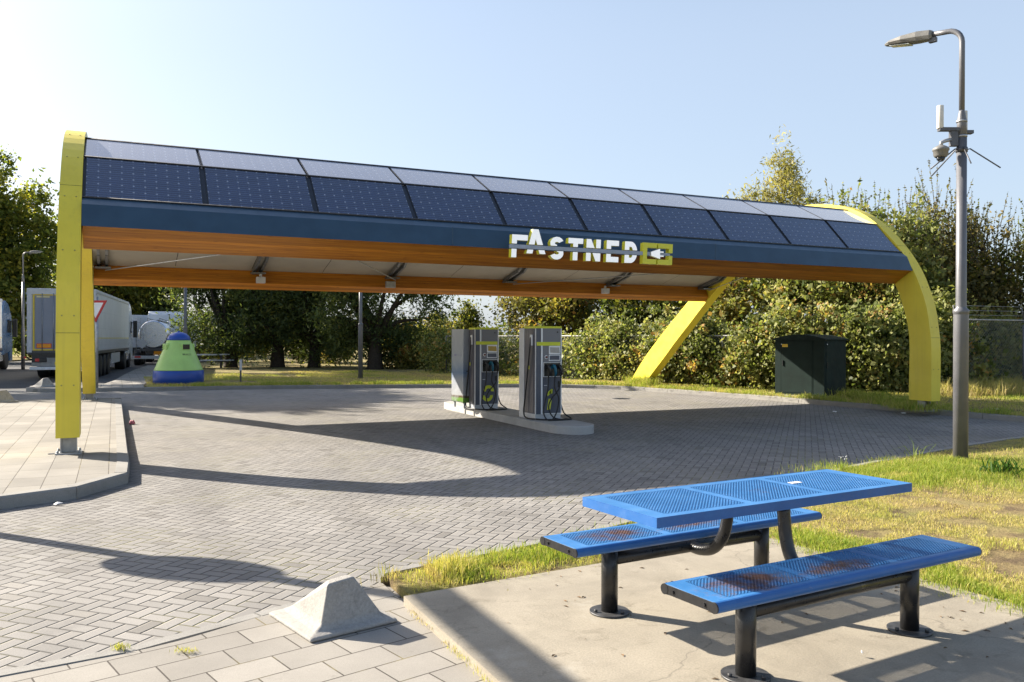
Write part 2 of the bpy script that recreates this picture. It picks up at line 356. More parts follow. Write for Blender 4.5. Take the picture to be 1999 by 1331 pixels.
# ------------------------------------------------------------------ setting
def sheet(name,poly,z,mat,depth=0.0):
    mb=MB();pts=[(x,y,z) for x,y in poly]
    area=sum(a[0]*b[1]-b[0]*a[1] for a,b in zip(poly,poly[1:]+poly[:1]))
    if area<0: pts=pts[::-1]
    if depth: mb.prism([(p[0],p[1],z-depth) for p in pts],(0,0,depth))
    else: mb.add(pts,[tuple(range(len(pts)))])
    o=mb.build(name,mat)
    import bmesh
    bm=bmesh.new();bm.from_mesh(o.data);bmesh.ops.triangulate(bm,faces=[f for f in bm.faces if len(f.verts)>4]);bmesh.ops.recalc_face_normals(bm,faces=bm.faces);bm.to_mesh(o.data);bm.free()
    return tag(o,kind='structure')
def kerb(name,line,side,w=.12,z0=-.05,z1=.12,step=1.0,mat=None,label=None):
    """row of kerb stones whose road face runs along line; body on the given side (+1 left of travel)"""
    pts=resample([(x,y,0) for x,y in line],step); mb=MB()
    nr=[]
    for i,p in enumerate(pts):
        t=(pts[min(i+1,len(pts)-1)]-pts[max(0,i-1)]).normalized();nr.append(Vector((-t.y,t.x,0))*side)
    for i in range(len(pts)-1):
        a,b=pts[i],pts[i+1];t=(b-a).normalized()*.004;j=rnd.uniform(-.004,.004)
        A,B=a+t,b-t; c=.018
        def ring(p,n): return [p+Vector((0,0,z0)),p+n*.004+Vector((0,0,z1-c+j)),p+n*c+Vector((0,0,z1+j)),p+n*w+Vector((0,0,z1+j)),p+n*w+Vector((0,0,z0))]
        r1,r2=ring(A,nr[i]),ring(B,nr[i+1])
        fs=[(k,(k+1)%5,5+(k+1)%5,5+k) for k in range(5)]+[(4,3,2,1,0),(5,6,7,8,9)]
        if side<0: fs=[f[::-1] for f in fs]
        mb.add(r1+r2,[f[::-1] for f in fs])
    o=mb.build(name,mat or KERB);return tag(o,kind='structure')

FAR=[(p.x,p.y) for p in catmull([(24,-9,0),(20.3,-6.2,0),(18,-3.4,0),(17.35,-1.2,0),(17.2,1,0),(17.0,3.6,0),(16.75,6.4,0),(16.3,9.1,0),(15.7,11.3,0),(14.0,13.2,0),(11.3,14.25,0),(8,15.2,0),(4.7,16.1,0),(1.5,16.5,0),(-1.4,17.0,0),(-2.1,17.5,0),(-2.0,18.2,0)],70)]
NEAR=[(p.x,p.y) for p in catmull([(2.07,-6.93,0),(2.9,-6.74,0),(3.9,-6.5,0),(6.3,-5.6,0),(8.8,-4.82,0),(11.2,-4.2,0),(14.0,-3.62,0),(15.6,-3.7,0),(16.8,-4.6,0),(17.8,-6.2,0),(19,-9,0)],50)]
FRONT=[(p.x,p.y) for p in catmull([(-16,-11,0),(-7,-8.9,0),(-3.5,-8.3,0),(-1.4,-7.92,0),(-.12,-7.67,0),(.63,-7.56,0),(1.39,-7.2,0),(2.06,-6.94,0)],30)]
LEFT=[(-9,-6.9),(-3,-4.05),(-.61,-3.0)]+[(p.x,p.y) for p in catmull([(-.1,-2.76,0),(.2,-2.6,0),(.44,-2.35,0),(.56,-1.95,0),(.6,-1.4,0)],10)]+[(.6,11.5)]

ROADP=FAR[::-1]+[]
sheet('ground',[(-250,-60),(250,-60),(250,420),(-250,420)],-.06,SOIL)
sheet('truck_road',[(-40,11),(.4,11.9),(-.2,16.5),(.35,22),(.75,26),(1.6,34),(3.5,46),(7,62),(14,95),(-20,100),(-30,70),(-40,40)],-.03,ASPH)
sheet('forecourt_paving',[(-14,-9.6),(20,-9.6),(26,-8),(24.5,-2),(18.5,3),(17.6,8),(16.6,12),(14.5,14.5),(5,17),(-2,18.1),(-9,18.1),(-14,18)],0,PAVE)
# far lawn behind the kerb
lawn_far=[(x,y) for x,y in FAR if True]
off=[]
for i,(x,y) in enumerate(FAR):
    a=Vector(FAR[max(0,i-1)]);b=Vector(FAR[min(len(FAR)-1,i+1)]);t=(b-a).normalized();off.append((x+t.y*.11,y-t.x*.11))
FAR_IN=off
far_poly=[p for p in FAR_IN if p[0]>1.35]+[(1.35,18.2),(1.75,22),(2.1,26.7),(3.4,40),(6,55),(12,95),(90,95),(90,-30),(30,-30)]
sheet('far_lawn',far_poly,.10,SOIL,.25)
kerb('far_kerb',FAR,-1,.12)
near_poly=[(x,y-.11) for x,y in NEAR]+[(19,-22),(2.12,-22),(2.12,-7.05)]
# near lawn: leave the concrete slab out by laying the slab 2 cm higher
sheet('near_lawn',near_poly,.06,SOIL,.2)
kerb('near_kerb',NEAR,-1,.10,-.05,.075)
kerb('front_kerb',FRONT,-1,.10,-.05,.022,.8)
front_poly=[(x+.02,y-.095) for x,y in FRONT]+[(2.05,-26),(-16,-26),(-16,-10)]
TILEF=mat_tiles('grey_paving_flags',.345,.238,R(-14),.5,(.29,.27,.238),(.13,.02,0))
TILEL=mat_tiles('beige_paving_flags',.6,.32,R(90),0.0,(.265,.247,.216),(.0,-.04,0))
sheet('front_pavement',front_poly,.018,TILEF,.1)
kerb('left_kerb',LEFT,1,.15,-.05,.13)
left_poly=[(-9,-6.73),(-3.05,-3.88),(-.68,-2.85),(-.16,-2.6),(.12,-2.46),(.31,-2.24),(.41,-1.9),(.45,-1.4),(.45,11.5),(-14,11.8),(-14,-7)]
sheet('left_pavement',left_poly,.122,TILEL,.2)
kerb('left_far_kerb',[(.6,11.5),(-4,11.75),(-14,11.9)],1,.15,-.05,.13)
sheet('side_path',[(-1.85,17.25),(-.5,17.0),(1.32,16.75),(1.32,18.2),(1.72,22),(2.05,26.7),(2.6,33),(3.3,40),(2.2,40),(1.35,33),(.75,26.3),(.45,22),(.0,18.6),(-1.2,18.9),(-1.85,18.4)],.11,TILEL,.2)
sheet('far_verge',[(-12,60),(-8,52),(-4.5,62),(-1,80),(-10,90),(-40,90),(-40,45),(-20,48)],.08,SOIL,.2)
# table slab
cs,sn=math.cos(R(4.69)),math.sin(R(4.69))
def TF(u,v): return (3.744+cs*u-sn*v,-8.872+sn*u+cs*v)
slab_poly=[(2.06,-7.57),TF(1.63,1.46),TF(1.63,-.2),TF(1.72,-5.5),(2.06,-14.5)]
sheet('concrete_slab',slab_poly,.078,SLABM,.1)
# cabinet apron
sheet('cabinet_apron',[(16.9,6.3),(17.62,6.45),(18.25,4.4),(17.45,3.9),(17.16,3.6)],.125,KERB,.1)
# charger island
isl=[(p.x,p.y) for p in catmull([(7.62,6.1,0),(7.56,3,0),(7.55,.9,0),(7.62,.45,0),(7.82,.22,0),(8.05,.2,0),(8.28,.4,0),(8.36,.85,0),(8.38,3,0),(8.36,6.2,0),(8.25,6.6,0),(8.0,6.75,0),(7.72,6.55,0)],50)]
mbi=MB();mbi.prism([(x,y,-.03) for x,y in (isl if sum(a[0]*b[1]-b[0]*a[1] for a,b in zip(isl,isl[1:]+isl[:1]))>0 else isl[::-1])],(0,0,.18))
tag(mbi.build('traffic_island',ISLM,None,.03,3),kind='structure')
# drain covers
def drain(x,y,z,r,label):
    mb=MB();mb.disc((x,y,z),(0,0,1),r,.006,20)
    for k in range(-3,4): mb.box(x-r*.75,x+r*.75,y+k*r*.22-.006,y+k*r*.22+.006,z+.0055,z+.009)
    return tag(mb.build('drain_cover',DSTEEL),label,'drain cover')
drain(13.47,7.49,.0,.26,'round dark drain cover in the sunlit paving beyond the chargers')
drain(-.35,.28,.121,.045,'tiny dark cap in the pale pavement beside the yellow column foot')

# ------------------------------------------------------------------ camera, light
cam=bpy.data.cameras.new('camera');co=bpy.data.objects.new('camera',cam);COL.objects.link(co);SC.camera=co
cam.sensor_width=36;cam.lens=1625.78/1999*36;cam.clip_end=2000;cam.clip_start=.05
co.location=(.41,-12.59,1.70)
co.matrix_world=Matrix.Translation((.41,-12.59,1.70))@Matrix.Rotation(-A_CAM,4,'Z')@Matrix.Rotation(R(90-.152),4,'X')@Matrix.Rotation(R(ROLL),4,'Z')
EL=29.0
tosun=Vector((-.635,.772,math.tan(R(EL))*1.0)).normalized()
sun=bpy.data.lights.new('sun','SUN');sun.energy=5.0;sun.angle=R(.53);sun.color=(1,.91,.78)
so=bpy.data.objects.new('sun',sun);COL.objects.link(so);so.rotation_euler=tosun.to_track_quat('Z','Y').to_euler();so.location=(-20,20,25)
w=bpy.data.worlds.new('World');SC.world=w;w.use_nodes=True;wt=w.node_tree
sky=wt.nodes.new('ShaderNodeTexSky');sky.sky_type='NISHITA';sky.sun_disc=False;sky.sun_elevation=R(EL);sky.sun_rotation=R(SKYROT)
sky.air_density=1.0;sky.dust_density=2.2;sky.ozone_density=1.0;sky.altitude=0
bg=wt.nodes['Background'];bg.inputs[1].default_value=.08
mx=wt.nodes.new('ShaderNodeMix');mx.data_type='RGBA';tcw=wt.nodes.new('ShaderNodeTexCoord');sxw=wt.nodes.new('ShaderNodeSeparateXYZ');mrw=wt.nodes.new('ShaderNodeMapRange');wt.links.new(tcw.outputs['Generated'],sxw.inputs[0]);wt.links.new(sxw.outputs[2],mrw.inputs[0])
mrw.interpolation_type='SMOOTHSTEP';mrw.inputs[1].default_value=.30;mrw.inputs[2].default_value=.62;mrw.inputs[3].default_value=.6;mrw.inputs[4].default_value=0.;wt.links.new(mrw.outputs[0],mx.inputs[0]);mx.inputs[7].default_value=(2.9,3.45,4.25,1)
wt.links.new(sky.outputs[0],mx.inputs[6]);wt.links.new(mx.outputs[2],bg.inputs[0])
SC.view_settings.view_transform='Standard';SC.view_settings.look='None';SC.view_settings.gamma=1;SC.view_settings.exposure=EXPO
SC.view_settings.use_curve_mapping=False
SC.cycles.max_bounces=8;SC.cycles.transparent_max_bounces=8
# ------------------------------------------------------------------ canopy
L=16.70
OUTP=[(0,.12),(0,.8),(0,1.55),(.05,2.0),(.13,2.44),(.26,2.82),(.46,3.26),(.75,3.69),(1.05,4.04),(1.5,4.47),(2.0,4.80),(2.6,5.03),(3.2,5.16),(3.9,5.21),(4.6,5.15),(5.3,4.97),(6.0,4.67),(6.8,4.22),(7.6,3.67),(8.65,2.88),(9.4,2.33),(10.09,1.81),(11.01,1.07),(11.81,.29)]
INP=[(.57,.12),(.57,.8),(.56,1.54),(.6,1.99),(.7,2.36),(.85,2.78),(.96,2.98),(1.22,3.42),(1.5,3.75),(1.85,4.08),(2.3,4.36),(2.8,4.52),(3.35,4.62),(3.95,4.65),(4.5,4.60),(5.05,4.45),(5.6,4.2),(6.2,3.9),(6.89,3.48),(7.75,2.84),(8.56,2.19),(9.33,1.58),(9.87,1.12),(10.9,.29)]
def dens(P): return [(p.x,p.y) for p in catmull([(a,b,0) for a,b in P],len(P)*4)]
OD,ID=dens(OUTP),dens(INP)
canopy=thing('charging_canopy','long arched charging canopy with yellow end arches, timber beams and solar roof','canopy',(0,0,0))
def arch(x0,x1,zf):
    def clip(P,z):
        k=[i for i,p in enumerate(P) if p[1]>=z or p[0]>2]
        return [(P[0][0],z)]+[P[i] for i in k if not(P[i][0]<2 and P[i][1]<=z)]
    o,i_=clip(OD,zf),clip(ID,zf)
    n=72;o=arclen(o,n);q=arclen(i_,n)
    mb=MB();vs=[];
    for a,b in zip(o,q): vs+=[(x0,a[0],a[1]),(x1,a[0],a[1]),(x1,b[0],b[1]),(x0,b[0],b[1])]
    base=mb.add(vs,[])
    for k in range(n-1):
        for s in range(4):
            s2=(s+1)%4;mb.f.append((4*k+s,4*k+s2,4*k+4+s2,4*k+4+s));mb.m.append(0);mb.sm.append(False)
    mb.f.append((3,2,1,0));mb.m.append(0);mb.sm.append(False)
    e=4*(n-1);mb.f.append((e,e+1,e+2,e+3));mb.m.append(0);mb.sm.append(False)
    # rivets on the outer plate
    for k in range(3,n-8,4):
        a,b=Vector((0,*o[k])),Vector((0,*o[k+1]));t=(b-a).normalized();nn=Vector((0,-t.z,t.y))
        for xx in (x0+.07,x1-.07): mb.disc(Vector((xx,a.y,a.z))-nn*.001 if False else Vector((xx,a.y,a.z))+nn*.0,nn,.011,.006,8,2)
    for k in range(6,n-4,10):
        a,b=Vector((0,*o[k])),Vector((0,*o[k+1]));t=(b-a).normalized();nn=Vector((0,-t.z,t.y))
        mb.obox(Vector(((x0+x1)/2,a.y,a.z))+nn*.0005,(1,0,0),t,nn,(x1-x0)/2-.001,.003,.0012,1)
    ob=mb.build('arch',[YEL,plain('seam_dark',(.12,.10,.02),.6),plain('dull_rivet',(.36,.30,.07),.5)],canopy)
    for p in ob.data.polygons: pass
    import bmesh
    bm=bmesh.new();bm.from_mesh(ob.data);bmesh.ops.recalc_face_normals(bm,faces=bm.faces);bm.to_mesh(ob.data);bm.free()
    return ob
al=arch(-.285,0,.36);ar=arch(L,L+.30,.34)
def foot(parent,x,y,z0,z1,s=1):
    mb=MB()
    mb.box(x-.10*s,x-.085*s,y-.1,y+.1,z0+.012,z1);mb.box(x+.085*s,x+.10*s,y-.1,y+.1,z0+.012,z1);mb.box(x-.085*s,x+.085*s,y-.02,y+.02,z0+.012,z1)
    mb.box(x-.0*s-.16,x+.16,y-.17,y+.17,z0,z0+.02)
    for i in(-1,1):
        for j in(-1,1): mb.disc((x+i*.13,y+j*.135,z0+.02),(0,0,1),.016,.03,6)
    mb.build('column_foot',STEEL,parent)
foot(al,-.14,.3,.122,.42);foot(al,-.14,11.3,.122,.34);foot(ar,L+.15,.3,.10,.4,.9);foot(ar,L+.15,11.3,.10,.33)
# beams
mb=MB();mb.prism([(0.015,y,z) for y,z in [(.485,3.275),(.955,2.985),(1.2,3.36),(.78,3.62)]][::-1],(L-.03,0,0));mb.build('timber_beam',WOOD,canopy,.008)
mb=MB();mb.prism([(0.015,y,z) for y,z in [(7.635,2.985),(7.765,2.845),(8.2,3.12),(7.95,3.33),(7.79,3.31)]][::-1],(L-.03,0,0));mb.build('timber_beam',WOOD,canopy,.008)
# fascia
mb=MB()
mb.quad((.004,.48,3.262),(L-.004,.48,3.262),(L-.004,.63,3.59),(.004,.63,3.59),0)
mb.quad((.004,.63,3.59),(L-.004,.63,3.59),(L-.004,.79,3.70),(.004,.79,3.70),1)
mb.quad((.004,.48,3.262),(.004,.70,3.30),(L-.004,.70,3.30),(L-.004,.48,3.262),0)
for xx in (5.55,11.1): mb.box(xx-.004,xx+.004,.47,.476,3.27,3.58)
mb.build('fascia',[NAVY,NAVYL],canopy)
# deck and ceiling
dk=[(.79,3.69),(1.46,4.385),(2.36,4.845),(3.3,5.03),(4.3,5.03),(5.2,4.86),(6.0,4.54),(6.8,4.09),(7.6,3.55),(7.93,3.34)]
mb=MB()
for a,b in zip(dk[:-1],dk[1:]): mb.quad((0.003,*a),(L-.003,*a),(L-.003,*b),(.003,*b))
mb.build('roof_deck',FRAME,canopy)
sf=[(1.0,3.5),(1.5,3.80),(1.9,4.12),(2.35,4.38),(2.85,4.54),(3.4,4.64),(4.0,4.66),(4.55,4.61),(5.05,4.47),(5.6,4.22),(6.2,3.93),(6.9,3.52),(7.5,3.38),(7.79,3.29)]
mb=MB()
for i in range(10):
    x0,x1=i*1.67+.006,(i+1)*1.67-.006
    for a,b in zip(sf[:-1],sf[1:]): mb.quad((x0,*a),(x0,*b),(x1,*b),(x1,*a))
mb.build('ceiling',SOFF,canopy)
# solar panels, two visible rows of ten
up=Vector((0,.68,.70)).normalized()
for row,(a,b) in enumerate([((.79,3.715),(1.46,4.415)),((1.475,4.43),(2.36,4.885))]):
    for i in range(10):
        g=.035 if row==0 else .014
        x0,x1=i*1.67+g,(i+1)*1.67-g
        mb=MB();d=Vector((0,b[0]-a[0],b[1]-a[1])).normalized();nn=Vector((0,-d.z,d.y))
        A=Vector((0,*a));B=Vector((0,*b));t=.03;e=.022
        mb.quad(*[Vector((x,0,0))+p for x,p in ((x0+e*.6,A+d*e),(x1-e*.6,A+d*e),(x1-e*.6,B-d*e),(x0+e*.6,B-d*e))],0,[(0,0),(1,0),(1,1),(0,1)])
        fr=[Vector((x,0,0))+p-nn*.003 for x,p in ((x0,A),(x1,A),(x1,B),(x0,B))]
        mb.prism([p-nn*.03 for p in fr],nn*.03,1)
        mb.build('solar_panel',[SOLAR,FRAME],canopy)
mb=MB();mb.tube([(0,2.375,4.875),(L,2.375,4.875)],.033,8);mb.tube([(0,1.467,4.425),(L,1.467,4.425)],.014,6);mb.tube([(0,.785,3.712),(L,.785,3.712)],.016,6);mb.build('ridge_rail',FRAME,canopy)
# steel ribs below the ceiling
rp=[(y,z-.015) for y,z in sf[1:]]
for k in range(6):
    x=.2+k*3.26
    mb=MB()
    for dx in (-.11,.05):
        for a,b in zip(rp[:-1],rp[1:]):
            dd=Vector((0,b[0]-a[0],b[1]-a[1]));nn=Vector((0,dd.z,-dd.y)).normalized()
            A=Vector((x+dx,*a));B=Vector((x+dx,*b)); w=Vector((.055,0,0))
            mb.prism([A,A+w,A+w+nn*.09,A+nn*.09],B-A)
    mb.box(x-.16,x+.16,7.42,7.70,3.2,3.235)
    mb.build('ceiling_rib',plain('rib_steel',(.17,.175,.18),.45,.5,.2,9),canopy)
    if k in(1,3,5):pass
for a,b in ((0,1),(2,1),(3,4),(5,4)):
    mb=MB();mb.tube([(.2+a*3.26+.05,7.45,3.16),(.2+b*3.26,1.15,3.3)],.012,6);mb.build('tie_rod',STEEL,canopy)
for x in (3.5,12.9):
    mb=MB();mb.box(x-.1,x+.1,7.36,7.50,2.98,3.125);mb.box(x-.03,x+.03,7.42,7.46,3.12,3.2);mb.build('sensor_box',LTG,canopy,.012)
mb=MB();mb.box(6.5,6.74,7.34,7.46,2.96,3.12);mb.build('junction_box',STEEL,canopy,.01)

# ------------------------------------------------------------------ lettering on the fascia
sign=thing('station_sign','raised white FASTNED lettering with a yellow plug emblem on the canopy fascia','sign',(6.5,.25,3.28))
def clipz(poly,z,keep_above):
    out=[]
    for i in range(len(poly)):
        a,b=poly[i],poly[(i+1)%len(poly)];ia=(a[1]>=z)==keep_above or a[1]==z;ib=(b[1]>=z)==keep_above or b[1]==z
        if ia: out.append(a)
        if ia!=ib:
            t=(z-a[1])/(b[1]-a[1]);out.append((a[0]+(b[0]-a[0])*t,z))
    return out
def letter(name,polys,x0,z0,cut=True,mats=None,depth=.10,shear=.05):
    """convex stroke polygons in metres (x,z); the grey bar passes through a gap at z 3.235..3.325"""
    mb=MB()
    for P in polys:
        P=[(x0+x+(z)*shear,z0+z) for x,z in P]
        pcs=[clipz(P,3.235,False),clipz(P,3.325,True)] if cut else [P]
        for q in pcs:
            if len(q)<3:continue
            area=sum(a[0]*b[1]-b[0]*a[1] for a,b in zip(q,q[1:]+q[:1]))
            if abs(area)<1e-5:continue
            if area<0:q=q[::-1]
            n=len(q);fr=[(x-6.5,-.05,z-3.28) for x,z in q];bk=[(x-6.5,-.05+depth,z-3.28) for x,z in q]
            o=mb.add(fr+bk,[tuple(range(n))],0)
            mb.f.append(tuple(o+n+i for i in range(n))[::-1]);mb.m.append(1);mb.sm.append(False)
            for i in range(n):
                j=(i+1)%n;mb.f.append((o+i,o+n+i,o+n+j,o+j));mb.m.append(1);mb.sm.append(False)
    return mb.build(name,mats or [LETW,CHYL],sign)
CHYL=plain('sign_return_yellow',(.70,.66,.04),.4,0,.05,8)
LETW=NT('backlit_white_acrylic');_b=LETW.bsdf((.84,.84,.84),.35);_b.inputs['Emission Color'].default_value=(.95,.97,1,1);_b.inputs['Emission Strength'].default_value=.14;LETW=LETW.mat
H=.39;S=.095
def rect(x0,x1,z0,z1): return [(x0,z0),(x1,z0),(x1,z1),(x0,z1)]
def arcs(cx,cz,rx,rz,a0,a1,s,n=10):
    o=[]
    for i in range(n):
        t0,t1=R(a0+(a1-a0)*i/n),R(a0+(a1-a0)*(i+1)/n)
        o.append([(cx+rx*math.cos(t0),cz+rz*math.sin(t0)),(cx+rx*math.cos(t1),cz+rz*math.sin(t1)),(cx+(rx-s)*math.cos(t1),cz+(rz-s)*math.sin(t1)),(cx+(rx-s)*math.cos(t0),cz+(rz-s)*math.sin(t0))])
    return o
letter('letter_f',[rect(0,S,0,H),rect(S,.30,H-S,H)],6.51,3.09)
letter('letter_a',[[(0,0),(.115,0),(.18,.25),(.18,.42),(.125,.42)],[(.37,0),(.235,.42),(.18,.42),(.18,.25),(.255,0)]],6.80,3.17,shear=0.0)
letter('letter_s',arcs(.135,.28,.135,.115,25,270,S*.95)+arcs(.135,.11,.135,.115,90,-155,S*.95),7.25,3.09)
letter('letter_t',[rect(.1,.1+S,0,H-S),rect(0,.30,H-S,H)],7.61,3.09)
letter('letter_n',[rect(0,S,0,H),rect(.2,.2+S,0,H),[(S,H),(S,H-.17),(.2,0),(.2,.17)]],7.98,3.09)
letter('letter_e',[rect(0,S,0,H),rect(S,.26,H-S,H),rect(S,.26,0,S)],8.40,3.09)
letter('letter_d',[rect(0,S,0,H)]+[[(S,H-S),(.13,H-S),(.13,H),(S,H)],[(S,0),(.13,0),(.13,S),(S,S)]]+arcs(.13,H/2,.14,H/2,90,-90,S,12),8.79,3.09)
YY=[CHYL,CHYL]
letter('emblem_bracket',[rect(0,.09,0,H),rect(.09,.30,H-.09,H),rect(.09,.30,0,.09)],9.19,3.09,False,YY)
letter('emblem_bracket',[rect(.245,.33,.22,H),rect(.245,.33,0,.17),rect(0,.245,H-.09,H),rect(0,.245,0,.09)],9.52,3.09,False,YY)
letter('plug_emblem',[[(0,.055),(.2,0),(.2,.19),(0,.125)],rect(.2,.28,.045,.068),rect(.2,.28,.12,.143)],9.38,3.19,False,[LETW,WHITE],.06,.0)
mb=MB();mb.box(-.01,2.86,-.042,-.01,-.033,.033);mb.box(3.05,3.32,-.03,-.01,-.02,.03);mb.build('bar',plain('sign_bar_grey',(.30,.34,.42),.4),sign)
for x in (.25,1.2,2.2,3.1):
    mb=MB();mb.box(x,x+.05,.05,.34,-.02,.02);mb.build('mounting_rail',DSTEEL,sign)
# ------------------------------------------------------------------ chargers
def charger(name,label,x,y,depth,num):
    W,Hh=.55,1.78;t=thing(name,label,'charger',(x,y,.151))
    rear=.22
    mb=MB();mb.box(0,W,.03,depth,.11,Hh-.03);mb.build('cabinet',CHD,t,.006)
    if depth>.45:
        mb=MB();mb.box(-.012,W+.01,depth,depth+rear,.0,Hh-.02);mb.build('rear_housing',SILV,t,.01)
    mb=MB();mb.box(-.006,-.001,.10,depth-.01,.13,Hh-.05);mb.build('side_panel',mat_dw,t)
    mb=MB();mb.box(.0,W,.025,depth,0,.11);mb.build('plinth',SILV,t)
    mb=MB();mb.box(-.008,W+.006,-.005,depth+.01,Hh-.03,Hh+.012);mb.build('top_cap',CHY,t,.004)
    # edge trims: two white posts at the front
    mb=MB();mb.box(.105,.135,-.012,.03,.11,Hh-.03);mb.box(W-.018,W,-.012,.03,.11,Hh-.03);mb.box(-.003,.008,.015,.03,.11,Hh-.03);mb.box(.135,W-.018,-.01,.03,.11,.122);mb.build('trim',WHITE,t)
    mb=MB();mb.box(.008,.105,.0,.03,.11,Hh-.03);mb.build('corner_strip',CHD,t)
    mb=MB();mb.box(.135,W-.018,-.004,.03,.82,Hh-.03);o=mb.build('upper_front',mat_ha,t)
    mb=MB();mb.box(.135,W-.018,-.004,.03,.122,.82);mb.build('lower_front',CHD,t)
    mb=MB();mb.box(.008,W-.03,-.0145,-.0125,1.42,1.49);mb.build('yellow_band',CHY,t)
    sc=MB();sc.box(.27,.515,-.02,-.004,1.255,1.415);so_=sc.build('screen_bezel',WHITE,t,.004)
    mb=MB();mb.prism([(.295,-.0215,1.285),(.50,-.0215,1.275),(.49,-.0215,1.385),(.29,-.0215,1.39)],(0,-.003,0));mb.build('screen',SCRN if num==2 else SCRN2,so_)
    mb=MB();mb.box(.27,.515,-.014,-.004,1.13,1.245);kp=mb.build('card_reader',WHITE,t,.003)
    mb=MB();mb.box(.285,.5,-.0165,-.014,1.145,1.23);mb.build('reader_face',CHD,kp)
    mb=MB();mb.disc((.215,-.004,1.2),(0,-1,0),.036,.008,16);b=mb.build('emergency_stop',WHITE,t)
    mb=MB();mb.disc((.215,-.0121,1.2),(0,-1,0),.022,.022,14);mb.build('button',plain('dark_red_button',(.14,.02,.02),.35),b)
    mb=MB();mb.disc((.46,-.004,1.68),(0,-1,0),.016,.006,10);mb.build('camera_eye',BLACK,t)
    # socket recess: a frame with a dark open box
    x0,x1,z0,z1=.145,.525,.82,1.10
    mb=MB()
    for a in ((x0,x1,z1-.012,z1),(x0,x1,z0,z0+.012),(x0,x0+.012,z0+.012,z1-.012),(x1-.012,x1,z0+.012,z1-.012)): mb.box(a[0],a[1],-.03,-.004,a[2],a[3])
    rc=mb.build('socket_bay',SILV,t)
    mb=MB();mb.box(x0+.012,x1-.012,-.0065,-.0045,z0+.012,z1-.012);mb.build('bay_back',BLACK,rc)
    for k,cx in enumerate((.215,.335,.46)):
        mb=MB()
        mb.tube([(cx,-.01,1.0),(cx,-.05,1.01)],.035,12)
        mb.tube([(cx,-.05,1.035),(cx+.012,-.085,1.03),(cx+.03,-.10,.98),(cx+.04,-.10,.90),(cx+.035,-.09,.84)],[.03,.034,.03,.024,.017],10)
        mb.build('connector',[TEAL if k==1 else BLACK],t)
    # cables: three on the front, one at the side
    cur=[[(.23,-.08,.84),(.20,-.11,.6),(.15,-.10,.38),(.10,-.12,.16),(.14,-.2,.022),(.3,-.24,.018),(.52,-.2,.02),(.62,-.1,.016)],
         [(.365,-.09,.84),(.34,-.12,.62),(.42,-.13,.42),(.40,-.12,.2),(.30,-.17,.05),(.2,-.27,.018),(.4,-.3,.018),(.64,-.22,.016)],
         [(.49,-.09,.84),(.44,-.12,.6),(.28,-.12,.42),(.21,-.12,.25),(.28,-.15,.07),(.42,-.22,.018),(.6,-.25,.017),(.7,-.12,.02),(.6,-.02,.12),(.565,.05,.3)]]
    for c in cur:
        mb=MB();mb.tube(catmull([Vector(p) for p in c],40),.0135,7);mb.build('cable',RUBBER,t)
    mb=MB();mb.box(-.035,-.001,.13,.20,1.42,1.63);h=mb.build('cable_holder',WHITE,t,.006)
    mb=MB();mb.tube(catmull([Vector(p) for p in [(-.03,.165,1.58),(-.05,.17,1.35),(-.05,.26,.9),(-.055,.36,.4),(-.06,.4,.12),(-.05,.3,.02),(.02,.0,.018),(.15,-.16,.018),(.4,-.25,.02)]],40),.015,7);mb.build('cable',RUBBER,t)
    mb=MB();mb.box(-.0105,-.0062,.26,.30,.96,1.03);mb.build('sticker',CHY,t)
    mb=MB();mb.box(W-.075,W-.045,-.022,-.004,.62,.74);mb.build('handle',BLACK,t,.004)
    mb=MB();mb.box(.17,.235,-.0055,-.0045,.655,.662);mb.build('small_print',WHITE,t)
    # number with a gap through the middle, like the lettering above
    mb=MB()
    def pl(P): mb.prism([(a,-.0048,b) for a,b in P],(0,-.0012,0))
    if num==1:
        sh=lambda a,b:(a+(b-.35)*.12,b)
        for P in ([(.26,.50),(.33,.50),(.33,.585),(.30,.585)][:],[(.235,.45),(.30,.50),(.30,.59),(.225,.52)],[(.255,.19),(.325,.19),(.335,.40),(.265,.40)]): pl([sh(a,b) for a,b in P])
    else:
        cx,cz=.30,.355
        for lo,hi,dz in ((-5,185,.05),(175,365,-.05)):
            for i in range(14):
                a0,a1=R(lo+(hi-lo)*i/14),R(lo+(hi-lo)*(i+1)/14);ro,ri=.128,.06
                pl([(cx+.012*(1 if dz>0 else -1)+ro*math.cos(a0),cz+dz+ro*math.sin(a0)),(cx+.012*(1 if dz>0 else -1)+ro*math.cos(a1),cz+dz+ro*math.sin(a1)),(cx+.012*(1 if dz>0 else -1)+ri*math.cos(a1),cz+dz+ri*math.sin(a1)),(cx+.012*(1 if dz>0 else -1)+ri*math.cos(a0),cz+dz+ri*math.sin(a0))])
    mb.build('bay_number',CHY,t)
    return t
mat_dw=mat_dark_wrap();mat_ha=mat_hatch()
SCRN=plain('amber_screen',(.42,.27,.03),.15);SCRN2=plain('grey_screen',(.38,.36,.33),.15)
charger('electric_charger','grey fast charger with a yellow 1 at the rounded island end',7.67,1.52,.5,1)
charger('electric_charger','grey fast charger with a broken yellow ring, beside the picture printed cabinet',7.50,4.07,.35,2)
cb=thing('power_cabinet','slim silver cabinet printed with sky and green field on the island','cabinet',(7.37,4.45,.151))
mb=MB();mb.box(0,.66,0,.70,.13,1.76);mb.build('body',mat_wrap(),cb,.006)
mb=MB();mb.box(-.004,.002,.015,.685,.14,.15);mb.build('base_rail',DSTEEL,cb)
for x,y in ((.03,.04),(.03,.6),(.58,.04),(.58,.6)):
    mb=MB();mb.box(x,x+.04,y,y+.05,0,.132);mb.build('leg',SILV,cb)
